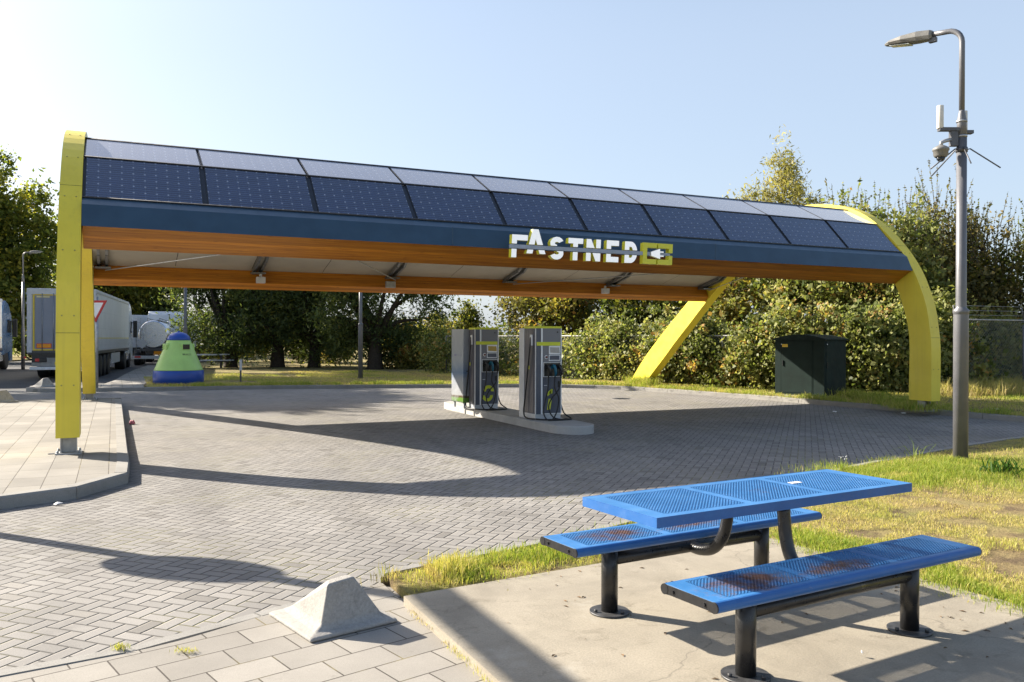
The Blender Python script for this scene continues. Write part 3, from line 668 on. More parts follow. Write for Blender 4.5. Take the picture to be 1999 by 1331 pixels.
mb=MB();mb.box(-.006,-.001,.40,.52,1.16,1.2);mb.box(-.006,-.001,.06,.36,1.185,1.19);mb.box(-.006,-.001,.06,.30,1.165,1.17);mb.build('small_print',plain('print_violet',(.25,.25,.4),.5),cb)
mb=MB();mb.disc((.09,-.001,.83),(0,-1,0),.014,.012,10);mb.build('lock',BLACK,cb)

# ------------------------------------------------------------------ picnic table
ROT=R(4.69)
pt=thing('picnic_table','blue perforated steel picnic table with two fixed benches on a concrete slab','picnic table',(3.744,-8.872,.078),ROT)
def perf(mb,x0,x1,y0,y1,z,p=.0212,r=.0066,mi=0):
    """round holes on a square lattice turned by 45 degrees"""
    nx=max(1,round((x1-x0)/p));ny=max(1,round((y1-y0)/p));px=(x1-x0)/nx;py=(y1-y0)/ny
    cs8=[(math.cos(R(45*k)),math.sin(R(45*k))) for k in range(8)]
    hx,hy=px/2,py/2
    def cell(cx,cy):
        o8=[(cx+hx,cy,z),(cx+hx/2,cy+hy/2,z),(cx,cy+hy,z),(cx-hx/2,cy+hy/2,z),(cx-hx,cy,z),(cx-hx/2,cy-hy/2,z),(cx,cy-hy,z),(cx+hx/2,cy-hy/2,z)]
        mb.add(o8+[(cx+r*c,cy+r*s,z) for c,s in cs8],[(k,(k+1)%8,8+(k+1)%8,8+k) for k in range(8)],mi)
    for j in range(ny):
        for i in range(nx):
            cell(x0+(i+.5)*px,y0+(j+.5)*py)
            if i and j: cell(x0+i*px,y0+j*py)
    for i in range(nx):
        c=x0+(i+.5)*px
        mb.add([(c-hx,y0,z),(c+hx,y0,z),(c,y0+hy,z)],[(0,1,2)],mi);mb.add([(c+hx,y1,z),(c-hx,y1,z),(c,y1-hy,z)],[(0,1,2)],mi)
    for j in range(ny):
        c=y0+(j+.5)*py
        mb.add([(x0,c+hy,z),(x0,c-hy,z),(x0+hx,c,z)],[(0,1,2)],mi);mb.add([(x1,c-hy,z),(x1,c+hy,z),(x1-hx,c,z)],[(0,1,2)],mi)
def wear(ob,blobs):
    at=ob.data.attributes.new('wear','FLOAT','POINT')
    co_=np.empty(len(ob.data.vertices)*3,np.float32);ob.data.vertices.foreach_get('co',co_);co_=co_.reshape(-1,3)
    v=np.zeros(len(co_),np.float32)
    for bx,by,rx,ry,s in blobs: v=np.maximum(v,s*np.exp(-((co_[:,0]-bx)/rx)**2-((co_[:,1]-by)/ry)**2))
    at.data.foreach_set('value',v)
def perfsheet(name,Lx,Wy,z,yin,parent,blobs,ends,mid):
    """flat sheet with three perforated fields"""
    mb=MB();x0,x1=-Lx/2,Lx/2;y0,y1=-Wy/2,Wy/2
    f=(Lx-2*ends-2*mid)/3
    xs=[x0,x0+ends];
    for k in range(3): xs+= [x0+ends+k*(f+mid)+f] if k==2 else [x0+ends+k*(f+mid)+f,x0+ends+(k+1)*(f+mid)]
    xs.append(x1)
    yi0,yi1=y0+yin,y1-yin
    nxs=24
    for a,b in ((y0,yi0),(yi1,y1)):
        for k in range(nxs*2):
            u0,u1=x0+Lx*k/(nxs*2),x0+Lx*(k+1)/(nxs*2);mb.add([(u0,a,z),(u1,a,z),(u1,b,z),(u0,b,z)],[(0,1,2,3)])
    for k in range(len(xs)-1):
        if k%2==0:
            for j in range(8):
                c,d=yi0+(yi1-yi0)*j/8,yi0+(yi1-yi0)*(j+1)/8;mb.add([(xs[k],c,z),(xs[k+1],c,z),(xs[k+1],d,z),(xs[k],d,z)],[(0,1,2,3)])
        else: perf(mb,xs[k],xs[k+1],yi0,yi1,z)
    o=mb.build(name,BLUER,parent);wear(o,blobs);so_=o.modifiers.new('thickness','SOLIDIFY');so_.thickness=.003;so_.offset=-1;return o
TZ=.756
tt=perfsheet('tabletop',1.98,.617,TZ,.055,pt,[(.03,.0,.2,.12,.55),(-.5,.1,.2,.1,.25),(.5,.1,.2,.1,.3)],.10,.055)
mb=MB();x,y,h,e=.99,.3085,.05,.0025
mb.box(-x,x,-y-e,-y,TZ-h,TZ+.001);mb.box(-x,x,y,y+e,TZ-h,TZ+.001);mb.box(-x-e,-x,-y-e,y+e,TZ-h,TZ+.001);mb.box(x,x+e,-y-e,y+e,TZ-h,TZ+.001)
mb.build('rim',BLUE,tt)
mb=MB();mb.box(.345,.43,.03,.07,TZ+.0015,TZ+.0028);mb.build('paper_sticker',WHITE,tt)
mb=MB();mb.prism([(-.24,-.2,TZ-.012),(.24,-.2,TZ-.012),(.19,-.2,TZ-.075),(-.19,-.2,TZ-.075)],(0,.03,0));mb.prism([(-.24,.17,TZ-.012),(.24,.17,TZ-.012),(.19,.17,TZ-.075),(-.19,.17,TZ-.075)],(0,.03,0));mb.box(-.17,.17,-.25,.25,TZ-.06,TZ-.03)
mb.build('mounting_plate',BLACK,pt,.004)
BZ=.459
for s in (1,-1):

    bl=[(-.6,.0,.34,.15,.98),(.02,.02,.34,.14,1.0),(.62,.0,.3,.12,.5)] if s==1 else [(-.62,-.01,.36,.16,1.05),(.0,-.04,.34,.12,1.0),(.6,.03,.25,.08,.4)]
    bo=perfsheet('bench_seat',1.99,.33,BZ,.022,pt,bl,.10,.055);bo.location=(0,s*.542,0)
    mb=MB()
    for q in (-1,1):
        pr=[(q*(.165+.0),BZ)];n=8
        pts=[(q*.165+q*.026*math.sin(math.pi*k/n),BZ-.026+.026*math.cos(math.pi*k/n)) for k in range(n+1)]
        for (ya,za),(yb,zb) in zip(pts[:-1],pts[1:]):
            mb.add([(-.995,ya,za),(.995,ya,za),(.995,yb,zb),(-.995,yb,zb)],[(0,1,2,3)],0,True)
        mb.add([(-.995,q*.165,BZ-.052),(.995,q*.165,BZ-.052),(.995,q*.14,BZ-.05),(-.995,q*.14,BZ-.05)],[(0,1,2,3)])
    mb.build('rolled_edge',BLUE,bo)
    for e in (-1,1):
        mb=MB()
        for q in (-1,1): mb.tube([(e*1.002,q*.165,BZ-.026),(e*.97,q*.165,BZ-.026)],.0255,16)
        mb.box(min(e*1.0,e*.992),max(e*1.0,e*.992),-.16,.16,BZ-.047,BZ-.003)
        for yy in (-.105,.105): mb.disc((e*1.0,yy,BZ-.026),(e,0,0),.009,.007,8)
        mb.build('end_cap',BLACK,bo)
    for e in (-1,1):
        lx=e*.633
        mb=MB();mb.tube([(lx,s*.542,.0),(lx,s*.542,BZ-.012)],.0495,24);mb.box(lx-.06,lx+.06,s*.542-.15,s*.542+.15,BZ-.03,BZ-.006);lg=mb.build('leg',BLACK,pt)
        mb=MB();mb.disc((lx,s*.542,.0),(0,0,1),.118,.011,28)
        for k in range(3):
            a=R(50+120*k);mb.disc((lx+.09*math.cos(a),s*.542+.09*math.sin(a),.011),(0,0,1),.011,.016,6)
        mb.build('base_plate',plain('worn_black_plate',(.06,.06,.062),.5,.2,.4,20),lg)
    mb=MB();mb.tube([(-.6,s*.542,.315),(.6,s*.542,.315)],.038,18);mb.build('cross_tube',BLACK,pt)
    mb=MB();mb.tube(catmull([Vector((0,s*v,z)) for v,z in [(.53,.315),(.44,.315),(.34,.345),(.265,.42),(.225,.53),(.205,.70)]],26),.036,16);mb.build('curved_arm',BLACK,pt)

# ------------------------------------------------------------------ concrete pyramid bollards
def pyramid(label,loc,rz,s=1.0,group=None):

    bot=[(-.27,-.32,0),(.285,-.29,0),(.28,.28,0),(-.30,.27,0)]
    b2=[(x*1,y*1,.022) for x,y,z in bot]
    r1=[(-.225,-.27,.035),(.235,-.25,.035),(.225,.235,.035),(-.225,.235,.035)]
    r2=[(-.175,-.245,.06),(.205,-.225,.06),(.19,.19,.06),(-.19,.19,.06)]
    tp=[(-.125,-.205,.272),(.058,-.17,.282),(.05,-.10,.28),(-.085,-.12,.272)]
    rings=[bot,b2,r1,r2,tp];mb=MB()
    vs=[(x*s,y*s,z*s) for r in rings for x,y,z in r]
    fs=[(4*i+k,4*i+(k+1)%4,4*i+4+(k+1)%4,4*i+4+k) for i in range(4) for k in range(4)]+[(3,2,1,0),(16,17,18,19)]
    mb.add(vs,fs);o=mb.build('pyramid_bollard',BOLM,None,.022*s,4,20)
    o.location=loc;o.rotation_euler=(0,0,rz)
    return tag(o,label,'bollard',group)
g='concrete pyramid bollards'
pyramid('weathered concrete pyramid bollard on the grey flags, next to the picnic table slab',(1.60,-7.62,.02),R(10),1.0,g)
pyramid('small concrete pyramid bollard standing in front of the curtain sided lorry',(-1.62,18.2,.11),R(30),1.05,g)
pyramid('pale concrete pyramid bollard at the far edge of the beige pavement',(-2.05,11.3,.122),R(15),1.05,g)
pyramid('concrete pyramid bollard cut by the picture edge on the beige pavement',(-2.35,9.5,.122),R(15),1.0,g)

# ------------------------------------------------------------------ lamp posts
def lamp(label,loc,rz,Hh=5.83,group='street lamps'):
    t=thing('street_lamp',label,'street lamp',loc,rz,group);k=Hh/5.83
    mb=MB();mb.lathe([(.093,-.05),(.093,1.97*k),(.0935,1.995*k),(.1,2.0*k),(.1,2.04*k),(.067,2.07*k),(.066,2.09*k),(.0655,2.2*k),(.064,4.35*k)],n=20)
    mb.lathe([(.064,4.35*k),(.058,4.6*k),(.038,4.7*k),(.036,4.72*k)],n=20)
    mb.build('pole',POLE,t)
    arc=[Vector((0,.0,4.68*k)),Vector((0,0,Hh-.25))]+[Vector((0,.19-.19*math.cos(R(a)),Hh-.19+.19*math.sin(R(a)))) for a in range(0,91,15)]+[Vector((0,.42,Hh+.02))]
    mb=MB();mb.tube(arc,.036,12);mb.build('arm',POLE,t)
    mb=MB();y0=.38
    secs=[(y0,.055,-.05,.045),(y0+.03,.075,-.075,.06),(y0+.2,.11,-.07,.075),(y0+.4,.125,-.055,.055),(y0+.58,.10,-.04,.02),(y0+.66,.04,-.03,-.015)]
    vs=[]
    for y,w,zb,zt in secs:
        z=Hh+.02+(y-y0)*.06
        vs+= [(-w,y,z+zb*.3),(-w*.75,y,z+zb),(w*.75,y,z+zb),(w,y,z+zb*.3),(w*.8,y,z+zt*.75),(w*.35,y,z+zt),(-w*.35,y,z+zt),(-w*.8,y,z+zt*.75)]
    n=8;mb.add(vs,[(i*n+q,(i)*n+(q+1)%n,(i+1)*n+(q+1)%n,(i+1)*n+q)[::-1] for i in range(len(secs)-1) for q in range(n)]+[tuple(range(8)),tuple(5*8+q for q in range(8))[::-1]],0,False)
    h=mb.build('lamp_head',LAMPH,t,.006)
    mb=MB();z=Hh+.02
    mb.prism([(-.075,y0+.30,z-.058),(.075,y0+.30,z-.058),(.06,y0+.58,z-.012),(-.06,y0+.58,z-.012)],(0,0,-.008));mb.build('lens',GLASSY,h)
    mb=MB();mb.box(-.03,.03,y0-.05,y0+.05,z-.115,z-.05);mb.build('clamp',DSTEEL,h,.006)
    return t
lp=lamp('grey street lamp beside the picnic table, carrying a dome camera and two white antennas',(10.68,-5.1,.06),R(14.5))
CL=Vector((-.902,.4316,0));CF=Vector((.4316,.902,0));LB=Vector((10.68,-5.1,0))
def P(l,f,z): return LB+CL*l+CF*f+Vector((0,0,z))
mb=MB()
for a in (20,75,150,215,300):
    d=Vector((math.cos(R(a)),math.sin(R(a)),0));b=Vector((0,0,4.19));mb.tube([b+d*.06,b+d*.10+Vector((0,0,.01)),b+d*.46-Vector((0,0,.27))],.009,6)
mb.tube([(0,0,4.16),(0,0,4.22)],.074,20)
mb.build('climbing_guard',DSTEEL,lp)
mb=MB()
for z in (4.36,4.56): mb.tube([(0,0,z),(0,0,z+.025)],.069,20)
mb.build('steel_strap',STEEL,lp)
ant=thing('wifi_antenna','white stick antenna on the bracket left of the lamp pole','antenna',P(.07,0,4.5),0,'antennas on the lamp post')
mb=MB();o0=ant.location
def lc(o,*a): return P(*a)-o
mb.obox(lc(o0,.19,-.02,4.52),CL,CF,(0,0,1),.13,.04,.022);mb.build('bracket_arm',DSTEEL,ant)
mb=MB();mb.tube([lc(o0,.30,-.02,4.53),lc(o0,.30,-.02,4.84)],.043,16);mb.build('tube',plain('antenna_plastic',(.62,.6,.54),.4),ant,.006)
an2=thing('wifi_antenna','white stick antenna half hidden behind the lamp pole','antenna',P(-.05,.05,4.5),0,'antennas on the lamp post');o2=an2.location
mb=MB();mb.obox(lc(o2,-.1,.05,4.5),CL,CF,(0,0,1),.07,.04,.022);mb.build('bracket_arm',DSTEEL,an2)
mb=MB();mb.tube([lc(o2,-.085,.1,4.5),lc(o2,-.085,.1,4.8)],.043,16);mb.build('tube',_mc['antenna_plastic'],an2,.006)
cmr=thing('security_camera','grey dome security camera hanging from the lamp post bracket','camera',P(.1,0,4.4));o3=cmr.location
mb=MB();mb.obox(lc(o3,.115,-.01,4.42),CL,CF,(0,0,1),.05,.035,.125);mb.build('wall_bracket',DSTEEL,cmr,.006)
mb=MB();mb.tube([lc(o3,.15,-.02,4.39),lc(o3,.24,-.02,4.365),lc(o3,.285,-.02,4.345),lc(o3,.29,-.02,4.30)],.026,12);mb.build('arm',STEEL,cmr)
mb=MB();c=lc(o3,.29,-.02,4.2);mb.lathe([(.03,.11),(.06,.095),(.098,.07),(.105,.06),(.105,.035),(.095,.03),(.09,-.03),(.075,-.05),(.06,-.055)][::-1],tuple(c),24);mb.build('housing',LAMPH,cmr)
mb=MB();mb.lathe([(.001,-.115),(.03,-.108),(.05,-.085),(.058,-.055)],tuple(c),20);mb.build('dome',WGLASS,cmr)

# other lamps, further away
lamp('thin street lamp behind the lorry on the left, arm pointing right',(-4.0,39.4,.0),R(-115.6),6.3)
lamp('grey street lamp standing behind the green and blue bin',(3.21,25.99,.10),R(60),5.9)
lamp('slim street lamp in front of the pollard willows',(9.21,19.66,.10),R(120),6.2)
# ------------------------------------------------------------------ signpost out of frame that throws the disc shadow
sp=thing('signpost','post with a round sign and a long side arm by the pavement kerb','signpost',(-1.71,-2.73,.122))
mb=MB();mb.tube([(0,0,-.1),(0,0,3.42)],.075,16);mb.build('pole',POLE,sp)
mb=MB();mb.disc((0,-.09,2.18),(0,-1,0),.40,.02,40);mb.build('sign_disc',plain('sign_back_grey',(.4,.41,.42),.5),sp)
mb=MB();mb.box(-.1,.1,-2.6,.1,3.36,3.46);mb.build('arm',POLE,sp)
# ------------------------------------------------------------------ green cabinet
ca=thing('transformer_cabinet','dark green utility cabinet with arched roof in front of the ivy hedge','utility cabinet',(17.66,5.84,.126),math.atan2(-.957,.29))
# local x along the front (towards the viewer's right), local -y is the front side? front normal points to -X
W,D,Hc=1.5,1.27,1.56
mb=MB();mb.box(0,W,0,D,.0,Hc);mb.build('body',GRN,ca,.008)
mb=MB();n=14;pr=[(-.05+ (W+.1)*i/n,Hc+.035+.125*math.sin(math.pi*i/n)) for i in range(n+1)]
mb.prism([(x,-.06,z) for x,z in [(-.05,Hc-.01)]+pr+[(W+.05,Hc-.01)]][::-1],(0,D+.12,0));mb.build('roof',GRN,ca,.006)
mb=MB();mb.box(.2,W-.36,-.012,-.0,.07,Hc-.03);d=mb.build('door',GRN,ca,.004)
mb=MB();mb.box(.17,.19,-.006,-.0005,.05,Hc-.02);mb.box(W-.355,W-.335,-.006,-.0005,.05,Hc-.02);mb.build('door_frame',GRN,ca)
mb=MB();mb.box(.245,.27,-.04,-.012,.82,.98);mb.build('handle',BLACK,d,.004)
def warn(x0,x1,z0,z1,y):
    m=MB();m.box(x0,x1,y-.003,y,z0,z1)
    for k in range(2):
        zz=z0+(z1-z0)*(.35+.3*k)
        for q in range(6): m.box(x0+(x1-x0)*(.1+.14*q),x0+(x1-x0)*(.1+.14*q+.09),y-.0045,y-.003,zz-.006,zz+.006,1)
    return m
warn(.23,.40,Hc-.2,Hc-.12,-.0125).build('warning_plate',[plain('warning_yellow',(.72,.5,.02),.4),plain('warning_red_print',(.35,.08,.02),.5)],d)
mb=MB();mb.disc((.21,-.0121,Hc-.12),(0,-1,0),.014,.008,10);mb.build('bolt_cap',WHITE,d)
mb=MB();mb.box(W+.0005,W+.012,.08,D-.03,.07,Hc-.03);d2=mb.build('side_door',GRN,ca,.004)
mb=MB();mb.disc((W+.012,.13,Hc-.12),(1,0,0),.016,.008,10);mb.build('bolt_cap',WHITE,d2)
mb=MB();mb.box(W+.012,W+.03,.12,.14,.78,.94);mb.build('handle',BLACK,d2)

# ------------------------------------------------------------------ igloo bin
def igloo(label,loc,rz):
    t=thing('igloo_bin',label,'bin',loc,rz,'igloo bins')
    mb=MB();mb.lathe([(.80,0),(.845,.03),(.85,.2),(.84,.44),(.815,.47)],n=40);mb.build('base',BINB,t)
    mb=MB();mb.lathe([(.83,.46),(.80,.5),(.42,1.44),(.385,1.53),(.37,1.535)],n=40);bd=mb.build('body',LIME,t)
    mb=MB();mb.lathe([(.395,1.52),(.40,1.55),(.355,1.66),(.25,1.755),(.12,1.80),(.05,1.81),(.048,1.84),(.0,1.845)],n=36);mb.build('dome_lid',BINB,t)
    for a in (-90,0,180):
        c=Vector((math.cos(R(a)),math.sin(R(a)),0));s=Vector((-c.y,c.x,0));u=Vector((0,0,1))
        r=.47
        mb=MB();mb.obox(c*r+u*1.29,c+u*.0,s,u,.06,.15,.11,0);p=mb.build('filling_hood',LIME,t,.03,3)
        if a==-90:
            mb=MB();mb.obox(c*(r+.062)+u*1.29,c,s,u,.004,.125,.085);q=mb.build('opening',BLACK,p,.003)
    # small printed name under the opening
    mb=MB();sl=Vector((0,-.41,1.0)).normalized()
    def pt_(x,z): 
        rr=.80-(z-.5)*(.38/.94);return Vector((x,-math.sqrt(max(.01,rr*rr-x*x))-.004,z))
    for a,b,z0,z1 in [(-.16,-.07,1.02,1.05),(-.06,.04,1.025,1.045),(.05,.16,1.03,1.042),(-.16,.16,.995,1.003)]:
        k=6
        for i in range(k):
            xa,xb=a+(b-a)*i/k,a+(b-a)*(i+1)/k;mb.add([pt_(xa,z0),pt_(xb,z0),pt_(xb,z1),pt_(xa,z1)],[(0,1,2,3)])
    mb.build('small_print',plain('print_dark_green',(.02,.06,.02),.5),bd)
    return t
igloo('green cone shaped bin with blue dome and blue base on the grass beyond the forecourt',(2.5,19.2,.10),R(24))
igloo('far green bin glimpsed on the grass left of the white lorry',(-9.0,68.5,.08),R(20))

# ------------------------------------------------------------------ signs and posts
ys=thing('yield_sign','red and white inverted triangle give way sign on a grey post behind the yellow column','traffic sign',(-.06,16.82,.10))
mb=MB();mb.tube([(0,0,0),(0,0,2.9)],.038,14);mb.build('post',STEEL,ys)
mb=MB()
fx=Vector((.80,-.60,0));nn=Vector((-.60,-.80,0));o=nn*.05
def tri(s,d): return [o+nn*d+fx*(-.40*s)+Vector((0,0,2.545+.231*s)),o+nn*d+fx*(.40*s)+Vector((0,0,2.545+.231*s)),o+nn*d+Vector((0,0,2.545-.462*s))]
mb.prism(tri(1.0,0),nn*.02,0)
sp1=mb.build('sign_plate',RED,ys)
mb=MB();mb.prism(tri(.70,.0205),nn*.002,0);mb.build('white_field',WHITE,sp1)
mp=thing('marker_post','short white and grey marker post in the grass right of the bin','post',(4.6,19.13,.1))
mb=MB();mb.box(-.03,.03,-.03,.03,0,.82);mb.build('post',DSTEEL,mp,.004)
mb=MB();mb.box(-.045,.045,-.036,-.031,.42,.82);mb.build('reflector_plate',LTG,mp)
pb=thing('picnic_bench','grey picnic bench on the grass behind the bin','picnic table',(5.0,33.8,.1),R(20))
mb=MB();mb.box(-.9,.9,-.35,.35,.70,.76);mb.build('tabletop',LTG,pb)
for s in(-1,1):
    mb=MB();mb.box(-.9,.9,s*.7-.14,s*.7+.14,.42,.46);mb.build('seat',LTG,pb)
    mb=MB();mb.box(s*.6-.04,s*.6+.04,-.75,.75,.34,.41);mb.box(s*.6-.04,s*.6+.04,-.06,.06,0,.70);mb.build('leg',DSTEEL,pb)

# ------------------------------------------------------------------ lorries
def wheel(par,x,y,r=.52,w=.32,s=1):
    mb=MB();mb.lathe([(r*.55,-w/2),(r*.93,-w/2),(r,-w/2+.05),(r,w/2-.05),(r*.93,w/2),(r*.55,w/2)],n=28)
    v=mb.v;mb.v=[(x+z*1.0,y+b,r+a) for a,b,z in v]
    wl=mb.build('wheel',RUBBER,par)
    mb=MB();mb.lathe([(r*.56,w*.3),(r*.5,w*.1),(r*.25,w*.16),(r*.2,w*.42),(.0,w*.44)],n=20)
    mb.v=[(x+s*z,y+b,r+a) for a,b,z in mb.v];mb.build('rim',STEEL,wl)
def tractor(t,y0,mat):
    """cab: rear wall at y0, driving towards +y"""
    mb=MB()
    prof=[(y0,.75),(y0,2.75),(y0+.25,3.45),(y0+.7,3.72),(y0+1.35,3.55),(y0+2.05,2.95),(y0+2.3,1.6),(y0+2.32,.45),(y0+1.65,.45),(y0+1.6,.95)]
    mb.prism([(-1.23,y,z) for y,z in prof],(2.46,0,0));c=mb.build('cab',mat,t,.05,3)
    for s in(-1,1):
        mb=MB();mb.prism([(s*1.235,y0+1.05,2.0),(s*1.235,y0+1.95,2.0),(s*1.235,y0+1.9,2.65),(s*1.235,y0+1.1,2.7)],(s*.004,0,0));mb.build('side_window',WGLASS,c)
        mb=MB();mb.box(min(s*1.28,s*1.5),max(s*1.28,s*1.5),y0+2.0,y0+2.12,1.75,2.75);mb.tube([(s*1.22,y0+1.9,2.6),(s*1.4,y0+2.05,2.7)],.03,6);mb.build('mirror',BLACK,c,.03)
        mb=MB();mb.box(min(s*.75,s*1.2),max(s*.75,s*1.2),y0-1.0,y0+.35,.45,1.0);mb.build('fuel_tank',TANK,t,.1,3)
        wheel(t,s*1.03,y0+1.15,.5,.3,s);wheel(t,s*.98,y0-1.75,.5,.5,s)
    mb=MB();mb.prism([(-1.05,y0+2.1,2.05),(1.05,y0+2.1,2.05),(1.0,y0+2.02,2.9),(-1.0,y0+2.02,2.9)],(0,.14,0));mb.build('windscreen',WGLASS,c)
    mb=MB();mb.box(-.42,.42,y0-3.2,y0+1.8,.62,.9);mb.build('chassis',DSTEEL,t)
def semi(label,loc,rz,cabm,group='parked lorries'):
    t=thing('semi_truck',label,'lorry',loc,rz,group)
    Lt=13.3;mb=MB();mb.box(-1.275,1.275,0.05,Lt,1.05,1.2);mb.box(-.45,.45,.3,Lt-1,.75,1.05);mb.build('chassis',DSTEEL,t)
    mb=MB();mb.box(-1.265,1.265,.06,Lt,1.2,3.62);b=mb.build('trailer_body',mcur,t)
    mb=MB();mb.box(-1.29,1.29,.02,Lt+.01,3.6,3.76);mb.build('roof_rail',LTG,b,.03)
    for s in(-1,1):
        mb=MB();mb.box(min(s*1.266,s*1.285),max(s*1.266,s*1.285),.1,Lt-.05,1.18,1.26)
        for k in range(44): 
            y=.3+k*.295;mb.box(min(s*1.268,s*1.279),max(s*1.268,s*1.279),y,y+.05,1.22,1.66)
        mb.build('curtain_strap',LTG,b)
        mb=MB();mb.box(min(s*1.266,s*1.272),max(s*1.266,s*1.272),.1,Lt-.05,1.70,1.735);mb.build('reflective_stripe',plain('reflective_yellow',(.75,.6,.05),.4),b)
    # rear frame and doors
    mb=MB();mb.box(-1.275,-1.10,-.0,.055,1.12,3.7);mb.box(1.10,1.275,-.0,.055,1.12,3.7);mb.box(-1.10,1.10,0,.055,3.52,3.7);fr=mb.build('rear_frame',LTG,b)
    for s in(-1,1):
        mb=MB();mb.box(min(s*.012,s*.99),max(s*.012,s*.99),.012,.056,1.22,3.50);d=mb.build('rear_door',DOORG,t)
        mb=MB();mb.box(min(s*1.0,s*1.06),max(s*1.0,s*1.06),.005,.054,1.2,3.5);mb.box(min(s*.0,s*1.0),max(s*.0,s*1.0),.005,.054,1.2,1.26);mb.box(min(0,s*1.0),max(0,s*1.0),.005,.054,3.47,3.51);mb.build('yellow_trim',plain('yellow_trim',(.72,.52,.04),.4),d)
        mb=MB();mb.box(min(s*.38,s*.93),max(s*.38,s*.93),-.002,.011,1.30,1.49);mb.build('reflector_frame',REDL,d)
        mb=MB();mb.box(min(s*.40,s*.91),max(s*.40,s*.91),-.005,-.0025,1.32,1.47);mb.build('reflector',ORG,d)
        mb=MB()
        for xx in (.3,.72): mb.tube([(s*xx,-.012,1.18),(s*xx,-.012,3.56)],.016,6)
        mb.build('lock_rod',STEEL,d)
        mb=MB()
        for z in (1.4,1.9,2.5,3.1,3.5): mb.box(min(s*1.27,s*1.31),max(s*1.27,s*1.31),-.02,.08,z,z+.09)
        mb.build('hinge',STEEL,fr)
        mb=MB();mb.box(min(s*.55,s*1.1),max(s*.55,s*1.1),-.04,.03,.72,.90);la=mb.build('tail_lamp',BLACK,t,.02)
        mb=MB();mb.box(min(s*.82,s*.97),max(s*.82,s*.97),-.047,-.041,.75,.87);mb.build('lamp_glass',REDL,la)
        mb=MB();mb.tube([(s*1.08,-.02,.82),(s*1.32,-.05,.92)],.03,6);mb.disc((s*1.32,-.06,.92),(0,-1,0),.045,.05,10,1);mb.build('side_marker',[RUBBER,REDL],t)
    mb=MB();mb.box(-1.2,1.2,-.02,.05,1.02,1.12);mb.box(-1.1,1.1,.02,.5,.9,1.02);mb.build('sill',BLACK,t)
    mb=MB();mb.box(-1.1,1.1,.0,.03,.55,.9);mb.build('lamp_board',plain('road_dirty_grey',(.3,.29,.27),.6,0,.4,3),t)
    mb=MB();mb.box(-.93,-.45,.006,.0115,3.38,3.44);mb.build('sticker',plain('sticker_cream',(.7,.6,.3),.5),t)
    mb=MB();mb.box(-.26,.26,-.012,-.002,.62,.73);mb.build('number_plate',plain('plate_yellow',(.7,.5,.03),.4),t)
    mb=MB();mb.box(-1.17,1.17,-.07,.02,.40,.53);mb.build('bumper',plain('bumper_white',(.7,.7,.7),.4),t,.02)
    for y in (2.1,3.4,4.7):
        for s in(-1,1): wheel(t,s*1.02,y,.5,.38,s)
    for s in(-1,1):
        mb=MB();mb.box(min(s*1.2,s*1.23),max(s*1.2,s*1.23),5.7,9.2,.5,1.0);mb.build('side_guard',LTG,t)
    tractor(t,Lt+.25,cabm)
    return t
mcur=mat_curtain()
semi('white curtain sided lorry trailer seen from behind, grey doors framed in yellow',(-1.52,26.55,-.03),R(-6.3),CABG)
semi('lorry with a blue cab at the left picture edge',(-7.6,25.4,-.03),R(-6.3),CABB)
tk=thing('tanker_truck','shiny steel tank lorry parked ahead of the white lorry','tank lorry',(2.64,43.9,-.03),R(-7),'parked lorries')
mb=MB();mb.tube([(0,.0,1.95),(0,.18,1.95)]+[(0,9.6,1.95),(0,9.8,1.95)],[.80,.88,.88,.8],36);tb=mb.build('tank',TANK,tk)
mb=MB()
for y in (.6,1.9,3.2,4.5,5.8,7.1,8.4): mb.tube([(0,y,1.95),(0,y+.09,1.95)],.895,36)
mb.build('tank_ring',STEEL,tb)
mb=MB()
for s in(-1,1):
    mb.tube([(s*.35,.1,2.95),(s*.35,9.5,2.95)],.03,6)
    for y in (.2,2.5,5,7.5,9.4): mb.tube([(s*.35,y,2.7),(s*.35,y,2.95)],.02,6)
mb.box(-.3,.3,.3,9.3,2.83,2.86);mb.build('walkway',STEEL,tb)
mb=MB()
for s in(-.95,-.72): mb.tube([(s,-.1,.8),(s,-.1,2.95)],.02,6)
for k in range(7): mb.tube([(-.95,-.1,1.0+k*.28),(-.72,-.1,1.0+k*.28)],.012,5)
mb.build('ladder',STEEL,tk)
mb=MB();mb.box(-1.1,1.1,-.1,.1,.92,1.06);mb.box(-.45,.45,.1,9.5,.75,1.1);mb.build('chassis',DSTEEL,tk)
mb=MB();mb.box(-1.2,1.2,-.15,-.05,.42,.62);mb.build('bumper',LTG,tk,.02)
mb=MB();mb.prism([(-.62,-.12,1.05),(-.27,-.12,1.4),(-.62,-.12,1.75),(-.97,-.12,1.4)][::-1],(0,-.01,0));mb.build('hazard_placard',LTG,tk)
mb=MB();mb.box(.05,.62,-.13,-.115,.68,.9);mb.build('reflector',ORG,tk)
for s in(-1,1):
    mb=MB();mb.box(min(s*.7,s*1.05),max(s*.7,s*1.05),-.16,-.12,.5,.6);mb.build('tail_lamp',REDL,tk)
    for y in (1.2,2.5,3.8): wheel(tk,s*1.0,y,.5,.38,s)
tractor(tk,10.3,CABG)
rt=thing('box_truck','white box lorry with a navy cab standing crosswise behind the tank lorry','lorry',(6.3,59.5,-.03),R(-64),'parked lorries')
mb=MB();mb.box(-1.25,1.25,-6.5,0,1.0,3.45);mb.build('cargo_box',CABG,rt,.03)
mb=MB();mb.box(-1.2,1.2,.15,2.1,.5,3.4);mb.build('cab',CABN,rt,.12,3)
mb=MB();mb.box(1.21,1.225,.5,1.5,1.9,2.7);mb.build('side_window',WGLASS,rt)
mb=MB();mb.box(-.4,.4,-6.3,1.5,.6,1.0);mb.build('chassis',DSTEEL,rt)
